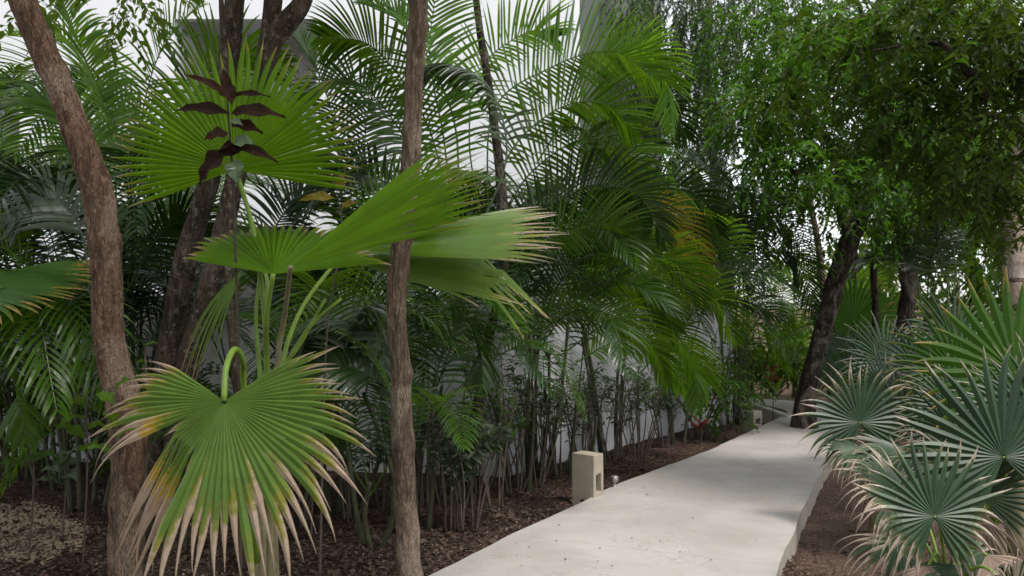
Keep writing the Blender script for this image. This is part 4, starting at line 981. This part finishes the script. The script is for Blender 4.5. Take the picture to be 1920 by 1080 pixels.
# far trees seen in the gaps
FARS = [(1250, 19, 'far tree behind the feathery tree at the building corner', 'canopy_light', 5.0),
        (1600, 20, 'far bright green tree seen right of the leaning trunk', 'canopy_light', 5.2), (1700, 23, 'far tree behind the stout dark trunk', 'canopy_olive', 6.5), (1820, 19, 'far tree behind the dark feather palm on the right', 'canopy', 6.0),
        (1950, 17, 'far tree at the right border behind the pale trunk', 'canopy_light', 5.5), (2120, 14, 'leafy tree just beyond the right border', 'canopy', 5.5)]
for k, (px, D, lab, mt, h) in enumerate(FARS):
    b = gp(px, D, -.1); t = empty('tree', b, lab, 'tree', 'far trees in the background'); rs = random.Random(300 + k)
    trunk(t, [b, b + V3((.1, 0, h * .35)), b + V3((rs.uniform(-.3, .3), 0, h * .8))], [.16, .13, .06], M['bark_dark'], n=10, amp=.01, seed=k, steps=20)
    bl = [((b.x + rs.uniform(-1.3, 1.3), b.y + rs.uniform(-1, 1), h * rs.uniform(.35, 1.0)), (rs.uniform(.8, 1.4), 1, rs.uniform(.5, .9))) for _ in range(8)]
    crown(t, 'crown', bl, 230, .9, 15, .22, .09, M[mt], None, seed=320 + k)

# unseen trees added behind the viewpoint to shade the beds from that side
for k, (x, y, lab) in enumerate(((-3.6, -1.8, 'unseen leafy tree added for shade behind the viewpoint, left of the path'), (3.4, -1.6, 'unseen leafy tree added for shade behind the viewpoint, right of the path'), (-.6, -5.0, 'unseen leafy tree added for shade farther behind the viewpoint'))):
    b = V3((x, y, -.1)); t = empty('tree', b, lab, 'tree'); rs = random.Random(900 + k)
    trunk(t, [b, b + V3((.1, 0, 2)), b + V3((0, .1, 4.6))], [.12, .1, .05], M['bark_dark'], n=10, amp=.01, seed=k + 40, steps=20)
    crown(t, 'crown', [(V3((x + rs.uniform(-1.6, 1.6), y + rs.uniform(-.8, .8), z)), (1.3, .9, .8)) for z in (1.0, 1.6, 2.4, 3.0, 3.8, 4.4, 5.0)], 420, .6, 15, .17, .08, M['canopy'], None, seed=930 + k)

# low bushes under the far trees
def bush(px, D, label, mt, w, h, n, ll=.12, lw=.05, seed=0, group=None, zb=-.1):
    b = gp(px, D, zb); t = empty('bush', b, label, 'bush', group); rs = random.Random(seed)
    mb = MB()
    for k in range(6):
        a = rs.uniform(0, 6.28); mb.tube(catmull([b, b + V3((math.cos(a) * w * .3, math.sin(a) * w * .3, h * .5)), b + V3((math.cos(a) * w * .55, math.sin(a) * w * .5, h * .9))], 8), lerp_list([.014, .005], 8), 5)
    mb.build('stems', M['twig'], t)
    bl = [((b.x + rs.uniform(-.5, .5) * w, b.y + rs.uniform(-.4, .4) * w, h * rs.uniform(.3, .8)), (w * .4, w * .35, h * .3)) for _ in range(5)]
    crown(t, 'crown', bl, n, .3, 12, ll, lw, M[mt], None, seed=seed)
    return t
bush(1312, 10.2, 'leafy bush under the palms left of the path before the bend', 'shrub_green', .9, .85, 130, .07, .03, 401)
bush(1350, 11.9, 'leafy bush behind the far block light', 'shrub_green', .8, 1.0, 110, .07, .03, 402)
bush(1300, 12.0, 'dark bush between the garden wall and the far bushes', 'canopy', 1.5, 1.5, 160, .09, .035, 403)
bush(1455, 14.7, 'low bright bush closing the view past the bend', 'canopy_light', 1.6, .9, 150, .12, .05, 404)
bush(1540, 16, 'bush behind the foot of the leaning trunk', 'canopy_light', 1.8, 1.1, 150, .12, .05, 405)
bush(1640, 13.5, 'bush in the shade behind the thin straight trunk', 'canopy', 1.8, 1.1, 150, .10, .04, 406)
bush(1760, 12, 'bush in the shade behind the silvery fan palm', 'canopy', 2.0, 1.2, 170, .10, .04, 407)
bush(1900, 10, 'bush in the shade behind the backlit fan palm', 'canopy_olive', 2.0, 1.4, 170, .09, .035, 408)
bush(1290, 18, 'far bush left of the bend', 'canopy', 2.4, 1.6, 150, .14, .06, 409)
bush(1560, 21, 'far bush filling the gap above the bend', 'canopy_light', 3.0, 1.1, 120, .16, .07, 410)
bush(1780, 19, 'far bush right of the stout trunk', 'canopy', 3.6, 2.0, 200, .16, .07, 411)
bush(1980, 8, 'bush at the right border behind the star shaped fan leaf', 'canopy_olive', 1.5, 1.1, 130, .08, .03, 412)
bush(-60, 8.2, 'dark bush at the left border under the palms', 'canopy_olive', 1.8, 1.3, 170, .08, .035, 413)
bush(180, 8.3, 'dark bush behind the foot of the red brown trunk', 'canopy_olive', 1.8, 1.3, 170, .08, .035, 414)
bush(400, 7.4, 'dark bush behind the foot of the lichen spotted trunks', 'canopy_olive', 1.2, 1.0, 140, .08, .03, 415)

# ------------------------------------------------------------------ spindly shrubs under the palms
def spindly(px, D, label, seed, stems=5, h=1.0, leafy=1.0, mat='shrub', group='spindly shrubs in the bed before the wall', lean=.3, ll=.085, parts=None):
    b = gp(px, D, -.12); t = empty('shrub', b, label, 'shrub', group); rs = random.Random(seed)
    pos = []; dr = []; nm = []; L_ = []; W_ = []
    for k in range(stems):
        a = rs.uniform(0, 6.28); q = b + V3((math.cos(a) * .05, math.sin(a) * .05, 0)); hh = h * rs.uniform(.65, 1.15)
        tip = q + V3((math.cos(a) * lean * hh * rs.uniform(.3, 1), math.sin(a) * lean * hh * .6, hh))
        mid = q.lerp(tip, .5) + V3((rs.uniform(-.05, .05), rs.uniform(-.04, .04), 0))
        mb = MB(); pp = catmull([q, mid, tip], 16); mb.tube(pp, lerp_list([.0085, .006, .003], 16), 6)
        for j in range(4):
            i = rs.randrange(8, 15); s0 = pp[i]; e = s0 + V3((rs.uniform(-.2, .2), rs.uniform(-.15, .15), rs.uniform(.08, .28)))
            tw = catmull([s0, s0.lerp(e, .5) + V3((0, 0, -.02)), e], 6); mb.tube(tw, lerp_list([.003, .0015], 6), 4, cap=False)
            for z in range(int(5 * leafy)):
                c = tw[rs.randrange(1, 6)]; an = rs.uniform(0, 6.28)
                pos.append(tuple(c)); dr.append((math.cos(an), math.sin(an), rs.uniform(-.5, .4))); nm.append((rs.uniform(-.4, .4), rs.uniform(-.6, .1), 1)); f = rs.uniform(.5, 1.2); L_.append(ll * f); W_.append(ll * .36 * f)
        mb.build('stem', M['twig'], t, True)
    if pos: link_mesh('foliage', leaves_mesh('foliage', np.array(pos), np.array(dr, float), np.array(nm, float), np.array(L_), np.array(W_)), M[mat], t)
    return t
SH = [(800, 6.6, 'thin bare stemmed shrub right behind the slim straight trunk', 1.0, .7), (845, 6.0, 'spindly shrub with grey leaves left of the slender curving tree', .75, 1.4), (880, 5.9, 'spindly shrub with grey leaves at the foot of the slender curving tree', .85, 1.5),
      (930, 6.6, 'spindly shrub right of the slender curving tree', 1.05, 1.0), (965, 7.0, 'fan of thin slanting stems halfway between the slender tree and the block light', 1.2, .9), (1005, 7.3, 'bare twiggy shrub before the pale wall', 1.1, 1.0),
      (1050, 7.7, 'bare twiggy shrub behind the sandy block light on its left', 1.1, .9), (1100, 8.0, 'twiggy shrub directly behind the sandy block light', 1.0, .9), (1150, 8.6, 'thin shrub behind the garden spotlight', .95, 1.0),
      (1200, 9.0, 'sparse shrub before the far end of the pale wall', .9, 1.2), (1245, 9.4, 'sparse shrub under the low palm fronds by the path', .9, 1.3), (1300, 10.0, 'sparse shrub with crossing stems left of the red plant', .9, 1.3), (1360, 10.8, 'sparse shrub with a long slanting bare stem', 1.2, 1.0),
      (720, 6.6, 'thin shrub left of the slim straight trunk', .9, .9), (660, 6.2, 'thin shrub right of the torn fan leaf', .8, 1.0), (560, 6.0, 'twiggy shrub half hidden behind the torn fan leaf', .9, 1.0)]
for k, (px, D, lab, h, lf_) in enumerate(SH):
    spindly(px, D, lab, 500 + k, 6, h, lf_ * 2.2, 'shrub' if k % 3 else 'shrub_green')
# extra bare canes, look-alikes
for k in range(22):
    rs = random.Random(700 + k); px = 790 + 440 * k / 22 + rs.uniform(-14, 14); D = 6.5 + (px - 790) / 440 * 2.2 + rs.uniform(-.2, .5)
    spindly(px, D, 'bundle of thin bare grey canes among the shrubs before the pale garden wall', 720 + k, 3, rs.uniform(.7, 1.2), .4, 'shrub', 'bundles of bare canes', .35)

# broad leaved plants and red plants
def broad(px, py, D, label, n, ll, mat, seed, cat='plant', up=.5, name='leafy_plant'):
    b = gp(px, D, -.12); c = P(px, py, D); t = empty(name, b, label, cat); rs = random.Random(seed)
    mb = MB(); mb.tube(catmull([b, b.lerp(c, .6) + V3((.02, 0, 0)), c], 10), .006, 6); mb.build('stem', M['twig'], t, True)
    for k in range(n):
        a = k * 2.4 + rs.uniform(-.3, .3); s0 = b.lerp(c, 1 - .35 * k / n); d = V3((math.cos(a), math.sin(a) * .8, up * rs.uniform(.1, 1.2) - .1)).normalized()
        mb = MB(); single_leaf(mb, s0, s0 + d * ll * rs.uniform(.7, 1.15), ll * (.5 if mat != 'red_leaf' else .2), V3((0, -.3, 1)), .12, rs.random()); mb.build('leaf', M[mat], t)
    return t
broad(160, 745, 4.9, 'plant with broad fresh green leaves left of the red brown trunk', 6, .19, 'canopy_light', 1)
broad(215, 730, 4.3, 'small broad leaved plant against the red brown trunk', 5, .16, 'canopy_light', 2)
broad(272, 650, 5.0, 'small round leaved plant between the red brown and lichen trunks', 5, .10, 'canopy_light', 3)
broad(1312, 795, 9.6, 'small red leaved plant at the left edge of the path', 10, .17, 'red_leaf', 4, up=1.3, name='cordyline')
broad(1447, 700, 11.5, 'tall red leaved plant beside the path bend', 10, .20, 'red_leaf', 5, up=1.3, name='cordyline')
broad(1492, 650, 13.8, 'large bright lime leaf plant left of the leaning trunk', 6, .45, 'areca_lime', 6, up=1.0)
broad(60, 800, 5.2, 'dark broad leaved plant low at the left border', 8, .2, 'shrub_green', 7)
broad(120, 860, 5.6, 'dull low plant above the pale gravel', 8, .2, 'shrub', 8)
broad(585, 690, 5.6, 'small plant with a dark red bud before the pale wall', 5, .08, 'red_leaf', 9)

# ------------------------------------------------------------------ ground litter, gravel, fallen leaves
def litter(name, n, region, size, mat, label, seed, ok=None, lift=.012, flat=.35, aspect=.45):
    r = np.random.default_rng(seed); pos = []
    while len(pos) < n:
        px = r.uniform(*region[0]); py = r.uniform(*region[1]); q = G(px, py, -.12)
        if ok and not ok(q.x, q.y): continue
        pos.append((q.x, q.y, soil_h(q.x, q.y) + lift * r.random() + .004))
    pos = np.array(pos); k = len(pos); a = r.random(k) * 6.283
    dr = np.stack([np.cos(a), np.sin(a), r.normal(size=k) * flat], 1); nm = unit(np.stack([r.normal(size=k) * flat, r.normal(size=k) * flat, np.ones(k)], 1))
    ln = size * r.uniform(.4, 1.5, k)
    o = link_mesh(name, leaves_mesh(name, pos, dr, nm, ln, ln * aspect * r.uniform(.6, 1.4, k), r.random(k)), mat)
    tag(o, label, 'leaf litter', None, 'stuff'); return o
offp = lambda x, y: not in_path(x, y, .03)
litmat = leafmat('litter_brown', (.032, .020, .015), (.15, .10, .074), (.1, .05, .03), .05, .8)
litpale = leafmat('litter_pale', (.22, .16, .12), (.40, .31, .24), (.1, .05, .03), .05, .8)
litter('leaf_litter', 16000, ((-60, 1300), (830, 1130)), .032, litmat, 'brown leaf litter and bark mulch covering the planted bed', 1, offp)
litter('leaf_litter', 2600, ((-60, 1300), (830, 1130)), .018, litpale, 'pale chips and bits scattered over the dark mulch', 2, offp)
litter('leaf_litter', 7000, ((1440, 1960), (820, 1130)), .018, leafmat('litter_right', (.06, .035, .025), (.20, .13, .095), (.1, .05, .03), .05, .8), 'fine brown mulch in the bed right of the path kerb', 3, offp)
def gravel():
    r = np.random.default_rng(5); V = []; Fc = []; n = 0
    base = [(-1, -1, 0), (1, -1, 0), (1, 1, 0), (-1, 1, 0), (-.6, -.6, .8), (.6, -.7, .7), (.7, .6, .8), (-.6, .7, .7)]
    fs = [(4, 5, 6, 7), (0, 1, 5, 4), (1, 2, 6, 5), (2, 3, 7, 6), (3, 0, 4, 7)]
    vv = []; ff = []
    while n < 4300:
        px, py = r.uniform(-80, 190), r.uniform(935, 1100)
        e = ((px - 20) / 150) ** 2 + ((py - 1005) / 60) ** 2 + .35 * noise.noise(V3((px * .02, py * .03, 1)))
        if e > r.uniform(.5, 1.05): continue
        q = G(px, py, -.12); z = soil_h(q.x, q.y); s_ = .005 + .008 * r.random() ** 2; a = r.random() * 6.28; ca, sa = math.cos(a), math.sin(a)
        b = len(vv)
        for (x, y, zz) in base:
            x *= s_ * 1.2; y *= s_ * .8; vv.append((q.x + x * ca - y * sa, q.y + x * sa + y * ca, z + zz * s_ + .004))
        ff += [tuple(i + b for i in f) for f in fs]; n += 1
    me = bpy.data.meshes.new('gravel'); me.from_pydata(vv, [], ff)
    tag(link_mesh('gravel', me, flatmat('limestone_chips', (.33, .245, .165), .9, .35, 40)), 'pale limestone gravel patch in the lower left corner', 'gravel', None, 'stuff')
gravel()
litter('leaf_litter', 900, ((-60, 1250), (850, 1130)), .06, litmat, 'larger curled dead leaves lying on the mulch of the bed', 7, offp, .03, .6, .5)
litter('leaf_litter', 260, ((1440, 1960), (840, 1130)), .05, litmat, 'dead leaves on the fine mulch right of the path kerb', 8, offp, .03, .6, .5)
for k, (px, py) in enumerate([(1205, 915), (1213, 928), (1046, 985), (1043, 1015), (969, 1020), (994, 1026), (1124, 1027), (969, 1042), (1060, 1050), (1123, 1053), (980, 1061), (1150, 1062), (1240, 1015), (1185, 1010), (1298, 972), (1417, 1016), (1418, 1013), (1352, 905), (1430, 873), (1276, 1035), (1470, 838), (1385, 860), (1246, 905), (1330, 1050)]):
    q = G(px, py, .004); rs = random.Random(k); a = rs.uniform(0, 6.28); mb = MB(); L = rs.uniform(.008, .022)
    single_leaf(mb, q, q + V3((math.cos(a) * L, math.sin(a) * L, .003)), L * .6, V3((0, 0, 1)), .15, rs.random())
    tag(mb.build('fallen_leaf', litmat), 'tiny dark fallen leaf lying on the pale concrete path', 'fallen leaf', 'fallen leaf bits on the path')
for px, py in ((507, 1062), (462, 1046)):
    q = G(px, py, -.08); mb = MB(); single_leaf(mb, q, q + V3((.06, -.02, .04)), .05, V3((0, -.6, 1)), .2); 
    tag(mb.build('fallen_leaf', M['yellow_leaf']), 'yellow fallen leaf on the dark mulch under the torn fan leaf, ' + ('the right one' if px > 500 else 'the left one'), 'fallen leaf')
